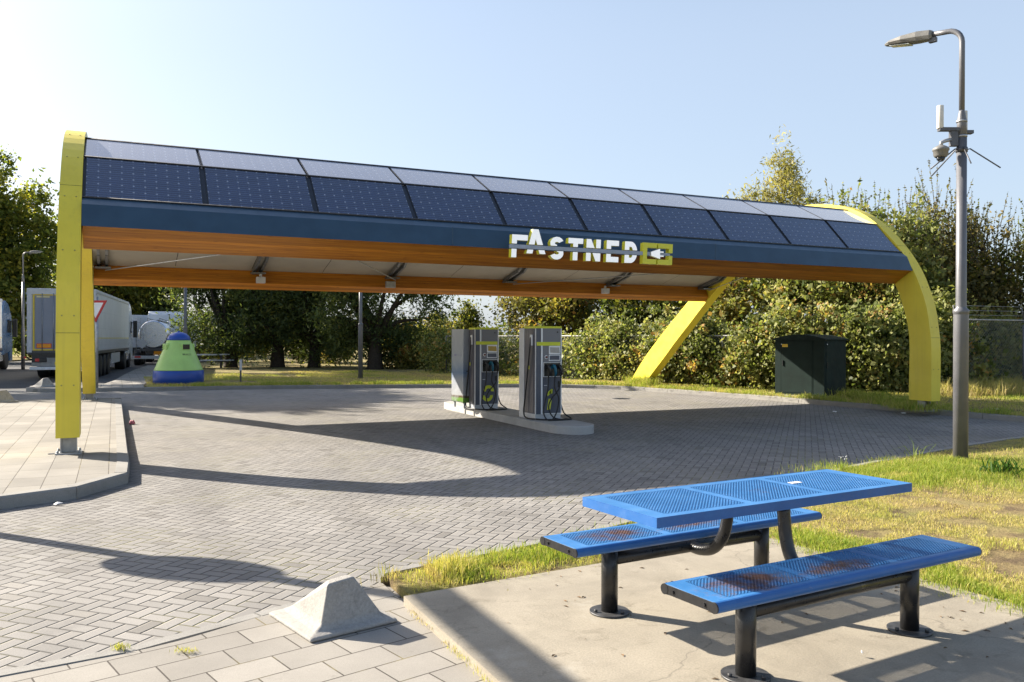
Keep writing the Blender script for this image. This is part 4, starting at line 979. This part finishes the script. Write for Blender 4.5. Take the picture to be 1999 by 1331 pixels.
for s in(-1,1):
    for y in (-5,1.0): wheel(rt,s*1.0,y,.5,.34,s)

# ------------------------------------------------------------------ fences
def fence(name,label,pts,H,wires,step=3.0):
    f=thing(name,label,'fence',(pts[0][0],pts[0][1],.1))
    o=Vector((pts[0][0],pts[0][1],.1));P_=[Vector((x,y,0)) for x,y in pts]
    mb=MB();mb.tube([p+Vector((0,0,.1+H))-o for p in P_],.024,8);mb.build('top_rail',plain('weathered_rail',(.34,.34,.33),.6,.2,.35,7),f)
    for p in resample(P_,step):
        mb=MB();q=p-Vector((o.x,o.y,0));mb.tube([q,q+Vector((0,0,H))],.03,8)
        if wires: mb.tube([q+Vector((0,0,H)),q+Vector((-.18,-.05,H+.42))],.02,6)
        mb.build('post',POLE,f)
    if wires:
        mb=MB()
        for k in (1,2,3):
            mb.tube([p+Vector((-.06*k,-.017*k,.1+H+.14*k))-o for p in resample(P_,.7)],.006,4)
        mb.build('barbed_wire',STEEL,f)
    # mesh: crossing diagonal wires
    mb=MB()
    for a,b in zip(P_[:-1],P_[1:]):
        Ln=(b-a).length;d=(b-a).normalized();s=.11;n=int((Ln+H)/s)
        for k in range(n):
            for sg in(1,-1):
                x0=k*s-(H if sg==1 else 0);x1=x0+sg*H*1.0 if sg==1 else x0-H
                z0,z1=0.,H
                if sg==1:
                    xa,za,xb,zb=x0,0,x0+H,H
                else: xa,za,xb,zb=k*s,0,k*s-H,H
                if xa>xb: xa,za,xb,zb=xb,zb,xa,za
                if xb<=0 or xa>=Ln:continue
                if xa<0: za+=(zb-za)*(0-xa)/(xb-xa);xa=0
                if xb>Ln: zb=za+(zb-za)*(Ln-xa)/(xb-xa);xb=Ln
                A=a+d*xa+Vector((0,0,.1+za))-o;B=a+d*xb+Vector((0,0,.1+zb))-o
                mb.tube([A,B],.0035,3,False)
    mb.build('wire_mesh',STEEL,f)
    return f
fence('chain_link_fence','chain link fence with a pale top rail running through the low ivy hedge',[(14.5,24),(17.6,14.6),(19.0,9.4),(20.6,5.9)],1.72,False)
fence('barbed_wire_fence','taller chain link fence with three barbed wires right of the lamp post',[(23.4,4.35),(26.5,4.2),(31,4.9)],2.22,True)

# ------------------------------------------------------------------ litter
def scrap(label,loc,mat,r=.05,name='paper_scrap',cat='litter',grp=None):
    mb=MB();n=7;vs=[];rr=random.Random(sum(map(ord,label)))
    for k in range(n): a=2*math.pi*k/n;q=r*rr.uniform(.6,1.2);vs.append((q*math.cos(a),q*.6*math.sin(a),rr.uniform(.002,.03)))
    mb.add([(0,0,.035)]+vs,[(0,1+k,1+(k+1)%n) for k in range(n)]);o=mb.build(name,mat);o.location=loc;o.rotation_euler=(0,0,rr.uniform(0,3))
    return tag(o,label,cat,grp)
PINK=plain('faded_pink_paper',(.55,.16,.2),.7)
mb=MB()
for k in range(5):
    a=k*1.25;mb.tube([(.045*math.cos(a),.04*math.sin(a),.01),(.02*math.cos(a),.02*math.sin(a),.06),(-.03*math.cos(a),.02*math.sin(a),.045)],[.02,.034,.016],7)
lt=mb.build('crumpled_wrapper',PINK);lt.location=(.74,5.35,.0);tag(lt,'crumpled pink wrapper on the paving by the left kerb','litter')
scrap('white paper scrap lying on the shaded paving near the right kerb',(15.57,1.67,.003),WHITE,.09,grp='paper scraps')
scrap('white paper scrap on the paving closest to the right kerb foot',(16.75,.75,.003),WHITE,.06,grp='paper scraps')
scrap('white paper scrap on the shaded grass behind the right kerb',(18.6,-.2,.103),WHITE,.12,grp='paper scraps')
scrap('white scrap lying in the gutter below the left pavement kerb',(-.1,-3.0,.003),WHITE,.05,grp='paper scraps')
scrap('pale pebble on the concrete slab beside the near bench shadow',(3.86,-9.53,.079),LTG,.011,'pebble','pebble')
mb=MB()
for k in range(150):
    x=rnd.uniform(2.4,5.3);y=rnd.uniform(-10.5,-7.5)
    if rnd.random()<.5: x=rnd.uniform(4.8,5.4)
    r=rnd.uniform(.004,.012);a=rnd.uniform(0,6.3);z=.0795
    mb.add([(x+r*math.cos(a)*2,y+r*math.sin(a)*2,z),(x-r*math.sin(a)*.7,y+r*math.cos(a)*.7,z+.006),(x-r*math.cos(a)*2,y-r*math.sin(a)*2,z+.001),(x+r*math.sin(a)*.7,y-r*math.cos(a)*.7,z+.005)],[(0,1,2,3)])
tag(mb.build('slab_debris',plain('dead_leaf',(.15,.09,.04),.8,0,.4,20)),'small dry leaf crumbs scattered over the concrete slab','debris',None,'stuff')
# ------------------------------------------------------------------ foliage
def quads(name,V,tint,mat,parent=None,nv=4):
    n=len(V)//nv;me=bpy.data.meshes.new(name)
    me.vertices.add(len(V));me.vertices.foreach_set('co',V.astype(np.float32).ravel())
    me.loops.add(n*nv);me.loops.foreach_set('vertex_index',np.arange(n*nv,dtype=np.int32))
    me.polygons.add(n);me.polygons.foreach_set('loop_start',np.arange(0,n*nv,nv,dtype=np.int32));me.polygons.foreach_set('loop_total',np.full(n,nv,np.int32))
    me.update(calc_edges=True);at=me.attributes.new('tint','FLOAT','POINT');at.data.foreach_set('value',np.repeat(tint,nv).astype(np.float32))
    me.materials.append(mat);o=bpy.data.objects.new(name,me);COL.objects.link(o)
    if parent:o.parent=parent
    return o
def unit(n): v=rng.normal(size=(n,3));return v/np.linalg.norm(v,axis=1,keepdims=True)
def leaves(C,size,asp=.55,up=.35,tdir=None,droop=0,face=(-.5,0.,.42)):
    """one folded four-corner leaf at every centre"""
    n=len(C);d=unit(n)
    if tdir is not None: d=d*.6+tdir;d/=np.linalg.norm(d,axis=1,keepdims=True)
    d[:,2]-=droop;d/=np.linalg.norm(d,axis=1,keepdims=True)
    nr=unit(n)*.9;nr+=np.array(face);s=np.cross(d,nr);s/=np.linalg.norm(s,axis=1,keepdims=True)+1e-9;nr=np.cross(s,d)
    sz=size*np.clip(np.exp(rng.normal(size=(n,1))*.32),.4,1.9);f=rng.uniform(-.1,.3,(n,1))*sz
    a=C-d*sz*.5;b=C+s*sz*asp*.5-d*sz*.08+nr*f;c=C+d*sz*.5;e=C-s*sz*asp*.5-d*sz*.08+nr*f
    return np.stack([a,b,c,e],1).reshape(-1,3)
def blobs_cloud(blobs,n,shell=.55,clump=.28,cn=None):
    """points in clumps: clump centres sit in the outer part of each blob, leaves gather round them"""
    B=np.array(blobs,float);w=(B[:,3]*B[:,4]*B[:,5])**(2/3);w/=w.sum()
    cn=cn or max(20,n//55);k=rng.choice(len(B),cn,p=w);u=unit(cn);r=shell+(1-shell)*rng.random((cn,1))**.7
    cc=B[k,:3]+u*r*B[k,3:6]*(1+.18*rng.normal(size=(cn,1)))
    q=rng.integers(0,cn,n);P_=cc[q]+rng.normal(size=(n,3))*clump*(.5+rng.random((cn,1)))[q]
    tint=np.clip(.5+.22*rng.normal(size=cn)[q]+.13*rng.normal(size=n),0,1)
    return P_,tint,cc
G_DARK=mat_leaf('willow_leaf',[(0,(.036,.056,.022)),(.5,(.08,.108,.04)),(.85,(.14,.165,.052)),(1,(.23,.23,.06))],.42)
G_TREE=mat_leaf('broad_leaf',[(0,(.035,.05,.012)),(.4,(.085,.10,.02)),(.7,(.16,.155,.03)),(1,(.30,.24,.035))],.45)
G_LIND=mat_leaf('yellowing_leaf',[(0,(.06,.08,.02)),(.4,(.14,.17,.038)),(.7,(.25,.255,.055)),(1,(.42,.35,.06))],.5)
G_IVY=mat_leaf('ivy_leaf',[(0,(.04,.06,.016)),(.3,(.125,.15,.045)),(.6,(.25,.26,.095)),(.88,(.38,.35,.14)),(1,(.38,.22,.07))],.4,.5)
G_AUT=mat_leaf('autumn_leaf',[(0,(.06,.07,.02)),(.4,(.145,.14,.035)),(.7,(.26,.22,.055)),(.9,(.34,.24,.06)),(1,(.30,.14,.045))],.45)
G_PALE=mat_leaf('pale_willow_leaf',[(0,(.14,.14,.04)),(.5,(.27,.24,.08)),(1,(.42,.35,.13))],.45)
G_GREY=mat_leaf('grey_green_leaf',[(0,(.055,.06,.024)),(.5,(.145,.135,.055)),(1,(.30,.22,.08))],.42)
def limbs(mb,base,h,r,targets,lean=(0,0),seg=5):
    top=Vector(base)+Vector((lean[0],lean[1],h))
    b=Vector(base);mid=b.lerp(top,.5)+Vector((rnd.uniform(-.1,.1),rnd.uniform(-.1,.1),0))*h*.2
    mb.tube(catmull([b-Vector((0,0,.1)),mid,top],8),[r*1.25]+[r*(1.05-.05*i) for i in range(8)],9)
    for t in targets:
        t=Vector(t);s=b.lerp(top,rnd.uniform(.75,1.0));m=s.lerp(t,.5)+Vector((rnd.uniform(-.3,.3),rnd.uniform(-.3,.3),rnd.uniform(0,.4)))
        mb.tube(catmull([s,m,t],6),[r*.5*(1-.13*i) for i in range(7)],6)
def tree(name,label,cat,loc,trunk_h,trunk_r,blobs,n,size,mat,group=None,bark=None,asp=.55,shell=.5,clump=.3,nl=9,droop=0,shoots=0,shoot_h=1.2,two=None):
    t=thing(name,label,cat,loc,0,group)
    P_,ti,cc=blobs_cloud(blobs,n,shell,clump)
    V=leaves(P_,size,asp,droop=droop)
    if shoots:
        SP=[];ST=[];mbs=MB()
        topz=np.array([c for c in cc]);order=np.argsort(-topz[:,2])[:max(4,len(cc)//3)]
        for k in range(shoots):
            b=Vector(cc[rng.choice(order)]);h=shoot_h*rnd.uniform(.5,1.15);d=Vector((rnd.gauss(0,.22),rnd.gauss(0,.22),1)).normalized()
            m=int(h*13);
            for i in range(m):
                f=i/m;SP.append(np.array(b+d*h*f)+rng.normal(size=3)*.05*(1.1-f));ST.append(np.clip(.45+.2*rng.normal(),0,1))
            mbs.tube([b,b+d*h],[.014,.004],4,False)
        SP=np.array(SP);V=np.vstack([V,leaves(SP,size*.75,asp)]);ti=np.concatenate([ti,np.array(ST)])
    quads('crown',V,ti,mat,t)
    mb=MB();tg=[cc[rng.integers(len(cc))] for _ in range(nl)]
    tg=[c for c in tg if c[2]>trunk_h*.6] or [cc[0]]
    limbs(mb,(0,0,0),trunk_h,trunk_r,[tuple(np.array(c)*.85+np.array((0,0,trunk_h))*.15) for c in tg]);
    mb.build('trunk',bark or BARK,t)
    mbt=MB();Bc=np.array(blobs,float)
    for c in cc[rng.permutation(len(cc))[:70]]:
        b=Bc[np.argmin(((Bc[:,:3]-c)**2).sum(1)),:3];e=c+(c-b)*.3;m=(b+e)/2+rng.normal(size=3)*.12
        mbt.tube([tuple(b*.8+np.array((0,0,b[2]*.1))),tuple(m),tuple(e)],[.03,.018,.006],4,False)
    mbt.build('twigs',bark or BARK,t)
    if shoots: mbs.build('shoots',BARKL,t)
    return t
def rb(n,rx,ry,z0,z1,r0,r1,cx=0,cy=0):
    return [(cx+rnd.uniform(-rx,rx),cy+rnd.uniform(-ry,ry),rnd.uniform(z0,z1),*(lambda q:(q,q,q*rnd.uniform(.7,1.0)))(rnd.uniform(r0,r1))) for _ in range(n)]
gT='trees behind the lorries'
# tall tree on the left picture edge
tree('tall_tree','tall leafy tree left of the yellow column, sunlit yellowish crown top','tree',(-8.2,57.5,.08),5,.32,rb(9,2.6,2.6,6.5,12.3,1.6,2.5)+[(0,0,13.4,2.0,2.0,1.9),(2.6,0,11.2,1.8,1.8,1.8),(3.4,.5,9.0,2.0,2,2.2),(3.2,-.5,7.0,2,2,2),(2.2,-1,4.0,2.2,2,1.8),(-.5,-1.5,3.2,2.4,2,1.6),(3.6,0,3.2,1.6,1.6,1.4),(-2.5,-1,11.5,2,2,2),(.6,-.8,4.3,2.4,2.2,1.8),(3.0,0,5.4,1.6,1.6,1.5),(-2.8,0,5.2,2.2,2,2)],46000,.29,G_LIND,gT,shell=.4,clump=.42)
tree('tall_tree','darker tree standing right of the tall one, behind the white lorry','tree',(-1.2,62.5,.08),4,.28,rb(8,2.2,2.2,3.5,9.0,1.5,2.4),13000,.30,G_TREE,gT,clump=.42)
tree('dark_tree','dark tree crown above the cab of the white lorry','tree',(4.6,66.5,.08),3.5,.28,rb(9,2.8,2.2,2.6,7.6,1.6,2.6),13000,.32,G_DARK,gT,clump=.42)
tree('dark_tree','dark wide tree crown above the tank lorry','tree',(10.6,68.0,.08),3.2,.28,rb(9,3.0,2.2,2.4,6.6,1.5,2.5),12000,.32,G_DARK,gT,clump=.42)
for x,y,lab in [(-13.2,62,'low dark bushy tree at the left picture edge behind the blue cab'),(-5.0,66.5,'low dark bushy tree between the two tall trees')]:
    tree('dark_tree',lab,'tree',(x,y,.08),1.0,.15,rb(9,2.6,1.5,1.0,3.2,1.2,1.7),8000,.3,G_DARK,gT,clump=.4)
tree('yellowing_bush','yellow green bush between the navy cab and the willows','bush',(9.3,58.5,.08),.8,.1,rb(6,1.7,1.5,1.0,2.9,.9,1.3),6000,.22,G_AUT,None)
# pollard willows
gW='pollard willows behind the forecourt'
for (x,y,s,lab) in [(6.2,35.2,1.0,'leftmost pollard willow, its foliage hanging to the grass beside the marker post'),(8.6,34.6,1.05,'second pollard willow from the left with a thick dark trunk'),(10.4,33.6,.95,'pollard willow left of the slim street lamp'),(12.7,29.6,1.12,'broad pollard willow right of the slim street lamp')]:
    low=rb(15,2.1*s,1.6*s,1.1,2.8,.65,1.0)
    if x<7: low+=rb(5,1.5,1.2,.9,1.9,.7,1.0)
    if x>12: low+=[(2.5,-1.2,3.0,1.2,1.2,1.0),(3.2,-1.5,4.0,1.0,1.0,.9),(2.2,-1,4.6,1.3,1.3,1.2)]
    tree('pollard_willow',lab,'tree',(x,y,.1),1.5*s,.36*s,low+rb(12,2.0*s,1.8*s,3.2,6.2,1.0,1.5),21000,.21,G_DARK,gW,asp=.32,shell=.35,clump=.36,nl=16,droop=.35)
tree('small_tree','small round tree in the gap of sky behind the left charger','tree',(21.25,38.4,.1),1.2,.12,[(0,0,2.4,1.15,1.15,1.1),(-.9,0,1.9,1.1,1.0,.9),(.5,.2,3.1,.7,.7,.7),(1.0,0,1.5,.9,.9,.8),(-1.6,0,1.3,.9,.9,.9)],6500,.19,G_TREE,None,clump=.25)
# far treeline closes the horizon
fc=[(x,110+8*math.sin(x*.11)+rnd.uniform(-4,4),1.5+rnd.uniform(-.5,.8),4.5,4,2.6) for x in range(-120,160,6)]
P_,ti,_=blobs_cloud(fc,16000,.3,.8)
tag(quads('far_treeline',leaves(P_,.75),ti*.8,G_DARK),'low line of far trees along the horizon','trees',None,'stuff')
# trees behind the hedge, from the sky gap to the right
gR='trees behind the ivy hedge'
spec=[(18.5,22.0,'airy grey green shrub tree at the right side of the sky gap',G_GREY,rb(6,1.2,1.0,1.4,3.6,.7,1.1),6500,.16,1.2),
 (19.4,20.2,'yellow green tree behind the right charger, under the timber beam',G_AUT,rb(8,1.5,1.2,1.6,4.6,.9,1.3),10000,.18,1.5),
 (21.8,17.6,'bright yellow green leafy tree left of the slanting yellow leg',G_TREE,rb(8,1.5,1.3,1.8,4.8,.9,1.4),10000,.19,1.6),
 (23.4,14.2,'bush with red tinged leaves crossing behind the slanting yellow leg',G_AUT,rb(8,1.5,1.3,1.5,4.4,.9,1.3),9500,.18,1.4),
 (24.3,11.4,'dense dark green tree right of the slanting yellow leg',G_IVY,rb(9,1.6,1.3,1.6,4.6,1.0,1.4),11500,.17,1.5),
 (25.2,8.6,'dense tree above the green cabinet, behind the solar roof',G_IVY,rb(11,1.8,1.4,1.6,5.4,1.0,1.4),14000,.16,1.6),
 (26.4,10.6,'brown green tree with loose upright shoots filling the space left of the right arch',G_GREY,rb(11,1.8,1.4,1.8,5.6,1.0,1.35),13000,.15,1.6)]
for x,y,lab,mt,bl,n,sz,th in spec:
    tree('hedge_tree',lab,'tree',(x,y,.1),th,.12,bl,n,sz,mt,gR,clump=.27,shoots=10 if y>9 and y!=10.6 else 70,shoot_h=1.0 if y>9 and y!=10.6 else 1.7)
tree('pale_willow','pale feathery willow rising above the solar roof','tree',(27.7,16.3,.1),3.2,.2,[(0,0,7.3,1.7,1.4,1.5),(.1,0,8.6,1.2,1.0,1.2),(-1.3,.6,7.0,1.3,1.2,1.3),(1.2,-.5,7.2,1.2,1.2,1.3),(-1.8,.8,5.8,1.5,1.2,1.4),(1.7,-.8,5.8,1.3,1.2,1.4),(.2,0,5,2,1.4,1.6),(.2,0,9.6,.6,.6,.9)],15000,.20,G_PALE,None,asp=.22,shell=.25,clump=.26,nl=16,droop=.1,shoots=14,shoot_h=.7)
tree('hedge_tree','tall brushy tree with upright twigs behind the right arch','tree',(26.9,7.6,.1),2.2,.15,rb(10,1.7,1.5,2.2,5.0,.8,1.3)+[(0,0,5.4,.8,.8,.9),(-.8,.4,5.0,.7,.7,.8)],9500,.13,G_GREY,gR,clump=.3,nl=22,shoots=120,shoot_h=2.0)
tree('hedge_tree','brown green tree with loose shoots left of the lamp pole','tree',(28.0,6.4,.1),2.2,.15,rb(10,1.7,1.4,2.2,4.6,.8,1.25)+[(-.6,0,5.2,.7,.7,.8)],9500,.13,G_GREY,gR,clump=.3,nl=22,shoots=120,shoot_h=2.1)
tree('hedge_tree','dark twiggy tree behind the lamp pole above the barbed wire','tree',(29.3,5.2,.1),2.2,.15,rb(11,1.6,1.4,2.2,4.6,.8,1.3)+[(.4,-.4,5.0,.7,.7,.8)],9500,.13,G_TREE,gR,clump=.3,nl=22,shoots=120,shoot_h=2.0)
tree('hedge_tree','dark tree at the right picture edge above the barbed wire','tree',(31.0,4.4,.1),2.0,.15,rb(11,1.7,1.4,2.0,4.3,.9,1.3),10500,.14,G_DARK,gR,clump=.3,nl=20,shoots=90,shoot_h=1.9)
for x,y,h,lab in [(8.0,46.5,1.3,'farthest left'),(11.5,43.5,1.25,'second'),(14.6,39.5,1.3,'middle'),(16.9,34.5,1.25,'fourth'),(15.6,29.5,1.0,'last, lowest')]:
    tree('lit_bush','sunlit yellow green bush seen between the willow trunks, %s of the row'%lab,'bush',(x,y,.1),.5,.06,rb(7,1.9,1.0,.5*h,1.6*h,.8,1.1),6500,.17,G_AUT,'bushes behind the willows',clump=.25,nl=5)
# backing thicket: keeps the ground behind the hedge closed
gH='ivy hedge along the fence'
line=catmull([(14.3,25.5,0),(16.4,19.5,0),(17.7,15.2,0),(18.9,11.2,0),(19.9,8.2,0),(21.0,6.0,0),(22.8,5.3,0),(25.0,5.2,0),(28,5.8,0),(32,6.6,0)],60)
cuts=[(0,13,'far end of the ivy hedge beside the willows',1.7),(13,20,'ivy hedge stretch behind the right charger',2.12),(20,27,'ivy hedge stretch crossed by the slanting yellow leg',2.12),(27,33,'ivy hedge stretch left of the green cabinet',2.1),(33,39,'ivy hedge stretch behind the green cabinet and right arch foot',2.3),(39,46,'ivy mound climbing the fence beside the lamp pole',2.5),(46,60,'ragged ivy curtain hanging on the wire fence at the right edge',2.0)]
for a,b,lab,h in cuts:
    t=thing('ivy_hedge',lab,'hedge',(line[a].x,line[a].y,.1),0,gH);o=np.array([line[a].x,line[a].y,0])
    bl=[]
    for p in line[a:b+1]:
        for k in range(2):
            hh=h*rnd.uniform(.66,1.22);bl.append((p.x-o[0]+rnd.uniform(-.35,.35),p.y-o[1]+rnd.uniform(-.35,.35),hh*.5*rnd.uniform(.6,1.25),.7,.75,hh*.5))
    n=int(len(bl)*2000) if a>=13 else int(len(bl)*700)
    P_,ti,cc=blobs_cloud(bl,n,.6,.17,cn=len(bl)*34)
    P_[:,2]=np.abs(P_[:,2])
    quads('foliage',leaves(P_,.108,.85,.3,face=(-.8,.12,.42)),ti,G_IVY,t)
# out of frame trees on the left whose shade falls across the back of the forecourt
gS='tall trees left of the forecourt'
for (q,p,z0,z1,lab) in [(-24,8.6,7,11,'nearest'),(-27,11.6,8,12.5,'middle'),(-31,14.8,10,15.5,'farthest'),(-31,9.5,10.5,15,'rear'),(-36,18.2,12.5,16.5,'fifth'),(-45,21.3,17.5,21.5,'sixth, very high'),(-50,24.6,20.5,24.5,'last and highest')]:
    x,y=q*.635+p*.772,-q*.772+p*.635
    tree('roadside_tree','%s of the tall trees standing left of the view, beside the lorry road'%lab,'tree',(x,y,-.05),z0*.8,.2,rb(7,1.4,1.4,z0,z1,1.1,1.7),6500,.3,G_TREE,gS,clump=.4)

# ------------------------------------------------------------------ grass
def inpoly(P_,poly):
    x,y=P_[:,0],P_[:,1];c=np.zeros(len(P_),bool);n=len(poly)
    for i in range(n):
        x1,y1=poly[i];x2,y2=poly[(i+1)%n]
        if y1==y2:continue
        c^=((y1>y)!=(y2>y))&(x<(x2-x1)*(y-y1)/(y2-y1)+x1)
    return c
def vnoise(P_,s,seed=0):
    r=np.random.default_rng(seed);g=r.random((128,128));u=P_[:,0]*s+31.7;v=P_[:,1]*s+17.3
    i=np.floor(u).astype(int);j=np.floor(v).astype(int);a=u-i;b=v-j;a=a*a*(3-2*a);b=b*b*(3-2*b);G_=lambda p,q:g[p%128,q%128]
    return (G_(i,j)*(1-a)+G_(i+1,j)*a)*(1-b)+(G_(i,j+1)*(1-a)+G_(i+1,j+1)*a)*b
def blades(P_,z,h,w,tint,mat,name,label,lean=.45,kind='stuff',parent=None):
    n=len(P_);a=rng.random(n)*6.283;h=np.broadcast_to(h,n)*rng.uniform(.55,1.3,n);ln=h*rng.normal(size=n)*lean;b=rng.random(n)*6.283
    d=np.stack([np.cos(a),np.sin(a),0*a],1)*(np.broadcast_to(w,n)*rng.uniform(.6,1.3,n))[:,None];e=np.stack([np.cos(b),np.sin(b),0*b],1)
    base=np.concatenate([P_[:,:2],np.broadcast_to(z,n).reshape(-1,1)],1)
    mid=base+e*(ln*.35)[:,None]+np.stack([0*h,0*h,h*.6],1);tip=base+e*ln[:,None]+np.stack([0*h,0*h,h*np.sqrt(np.clip(1-(ln/h)**2*.5,.2,1))],1)
    V=np.stack([base-d,base+d,mid+d*.6,tip],1)  # a slim bent kite
    V2=np.stack([base-d,mid+d*.6,tip,mid-d*.6],1)
    o=quads(name,np.concatenate([V2.reshape(-1,3)]),tint,mat,parent)
    if kind: tag(o,label,'grass',None,kind)
    return o
GRASS=mat_leaf('lawn_blade',[(0,(.2,.14,.07)),(.25,(.50,.40,.19)),(.5,(.44,.39,.13)),(.72,(.29,.32,.06)),(1,(.14,.22,.03))],.35,.6)
def sample(poly,n,zfun=None):
    p=np.array(poly);lo,hi=p.min(0),p.max(0);out=[]
    P_=rng.random((n,2))*(hi-lo)+lo;return P_[inpoly(P_,poly)]
near_in=[(x,y-.13) for x,y in NEAR]
lawnA=[p for p in near_in if p[0]<17]+[(16.5,-12.5),(5.45,-12.5),(5.43,-7.26),(2.15,-7.5),(2.15,-7.1)]
slabx=[(2.0,-7.6),TF(1.66,1.48),TF(1.66,-.2),TF(1.75,-5.5),(2.0,-14.5)]
P_=sample(lawnA,520000);P_=P_[~inpoly(P_,slabx)]
cd=np.hypot(P_[:,0]-.41,P_[:,1]+12.59);keep=rng.random(len(P_))<np.clip(8.0/cd,.15,1)**1.6;P_=P_[keep]
nz_=vnoise(P_,.9,1)*.6+vnoise(P_,2.7,2)*.4;bare=vnoise(P_,1.4,5)*.55+vnoise(P_,4,6)*.45
k=bare<.66;P_,nz_=P_[k],nz_[k]
# greener towards the slab, kerb and lamp foot
edge=np.minimum.reduce([np.abs(P_[:,0]-5.5)/.35+(P_[:,1]>-7.2)*9,np.hypot((P_[:,0]-9.6)/1.5,(P_[:,1]+5.9)/.7)])
gr=np.clip(1.25-edge,0,1)
tint=np.clip(nz_*.95+.0+gr*.42+rng.normal(size=len(P_))*.13,0,1)
blades(P_,.06,.032+.025*gr+.02*(nz_>.55),.004,tint,GRASS,'lawn_grass','short dry yellowish grass on the lawn behind the picnic table',.7)
# lush strips
def strip(name,label,pts,wid,n,h,z=.06,t0=.78,w=.0042):
    c=arclen(pts,400);k=rng.integers(0,400,n);P_=c[k]+rng.normal(size=(n,2))*wid*.5
    ff=vnoise(P_,3.2,9);P_=P_[ff>.22];ff=ff[ff>.22]
    return blades(P_,z,h*(.5+ff),w,np.clip(t0+.14*rng.normal(size=len(P_))-.25*(ff<.4),0,1),GRASS,name,label,.5)
strip('grass_strip','green grass strip between the concrete slab and the forecourt kerb',[(2.3,-7.28),(3.2,-7.1),(4.0,-6.92),(5.2,-6.65)],.26,11000,.06)
strip('grass_strip','long green grass along the right edge of the concrete slab',[(5.5,-7.4),(5.5,-8.4),(5.6,-9.3),(5.75,-10.5)],.34,15000,.052)
strip('grass_tuft','tall bright grass around the foot of the lamp post',[(8.3,-5.5),(9.0,-5.75),(9.6,-5.75),(10.3,-5.5),(10.9,-5.55)],.75,22000,.085)
strip('grass_tuft','tufts of yellowing grass at the slab corner behind the bollard',[(2.12,-7.35),(2.35,-7.2),(2.6,-7.12)],.2,3200,.09,.06,.5)
# far verge along the kerb
pv=sample([p for p in FAR_IN if p[0]>1.4]+[(1.5,24),(8,27.5),(14,27),(17,18),(18.6,12),(20,8),(21.5,5.4),(30,5.0),(30,-9)],330000)
pv=pv[pv[:,1]>-8]
nz_=vnoise(pv,.5,11)*.6+vnoise(pv,1.6,12)*.4;kb=vnoise(pv,.9,13)<.74;pv,nz_=pv[kb],nz_[kb]
blades(pv,.10,.05+.05*nz_,.011,np.clip(nz_*1.0-.05+.12*rng.normal(size=len(pv)),0,1),GRASS,'verge_grass','rough grass verge behind the far kerb',.7)
cf=np.array(FAR_IN);cf=cf[cf[:,0]>1.6]
strip('grass_strip','longer green grass right behind the far kerb',[tuple(p) for p in cf+np.array([.12,.12])],.3,26000,.12,.10,.72,.009)
strip('grass_tuft','grass grown up around the foot of the slanting yellow leg',[(16.6,10.6),(16.9,11.6),(17.3,12.1)],.4,5000,.26,.10,.7,.009)
strip('grass_tuft','shaded grass around the right yellow arch foot and the cabinet corner',[(16.6,.2),(17.4,1.2),(18.3,2.4),(18.6,3.9)],.5,7000,.2,.10,.72,.009)
strip('dry_tall_grass','tall straw coloured grass below the wire fence at the right edge',[(21.6,3.3),(24,3.6),(27,4.2),(30,4.6)],.9,13000,.34,.10,.42,.011)
# weeds in the joints of the front pavement
strip('joint_weeds','small weeds growing in the joints of the front flags',[(.42,-7.62),(.46,-7.66)],.03,120,.035,.02,.6,.003)
strip('joint_weeds','thin line of weeds in the joint between front flags and concrete slab',[(2.05,-7.75),(2.05,-9.6)],.03,420,.03,.03,.5,.003)
strip('joint_weeds','weeds in the second joint of the front flags',[(.72,-7.80),(.80,-7.86)],.03,90,.025,.02,.5,.003)
# single weeds by the lamp foot
def weed(name,label,loc,n,h,w,mat,tint,spread=.12,flower=False):
    t=thing(name,label,'weed',loc);P_=rng.normal(size=(n,2))*spread*.35
    blades(P_,0.,h,w,np.clip(tint+.1*rng.normal(size=n),0,1),mat,'leaves',None,.8,None,t)
    if flower:
        mb=MB()
        for k in range(4): 
            a=k*1.6;mb.tube([(0,0,0),(.01*math.cos(a),.01*math.sin(a),h*.6),(.05*math.cos(a),.05*math.sin(a),h*1.25)],.003,4,False)
        mb.build('stalk',plain('weed_stalk',(.16,.2,.06),.7),t)
        mb=MB()
        for k in range(14):
            c=Vector((rnd.gauss(0,.035),rnd.gauss(0,.03),h*1.25+rnd.uniform(-.02,.02)));mb.lathe([(.0,-.004),(.006,0),(.0,.004)],tuple(c),6)
        mb.build('blossom',WHITE,t)
    return t
weed('broadleaf_weed','dark broad leaved weed right of the lamp post foot',(10.05,-6.1,.06),90,.2,.02,mat_leaf('broad_weed_leaf',[(0,(.03,.075,.012)),(1,(.06,.12,.02))],.25,.4),.5,.3)
weed('flowering_weed','white flowering yarrow at the end of the tall grass',(8.42,-5.2,.06),40,.16,.005,GRASS,.8,.1,True)
weed('grass_stalk','single tall grass stalk left of the lamp pole',(10.0,-4.95,.06),9,.4,.006,GRASS,.9,.03)
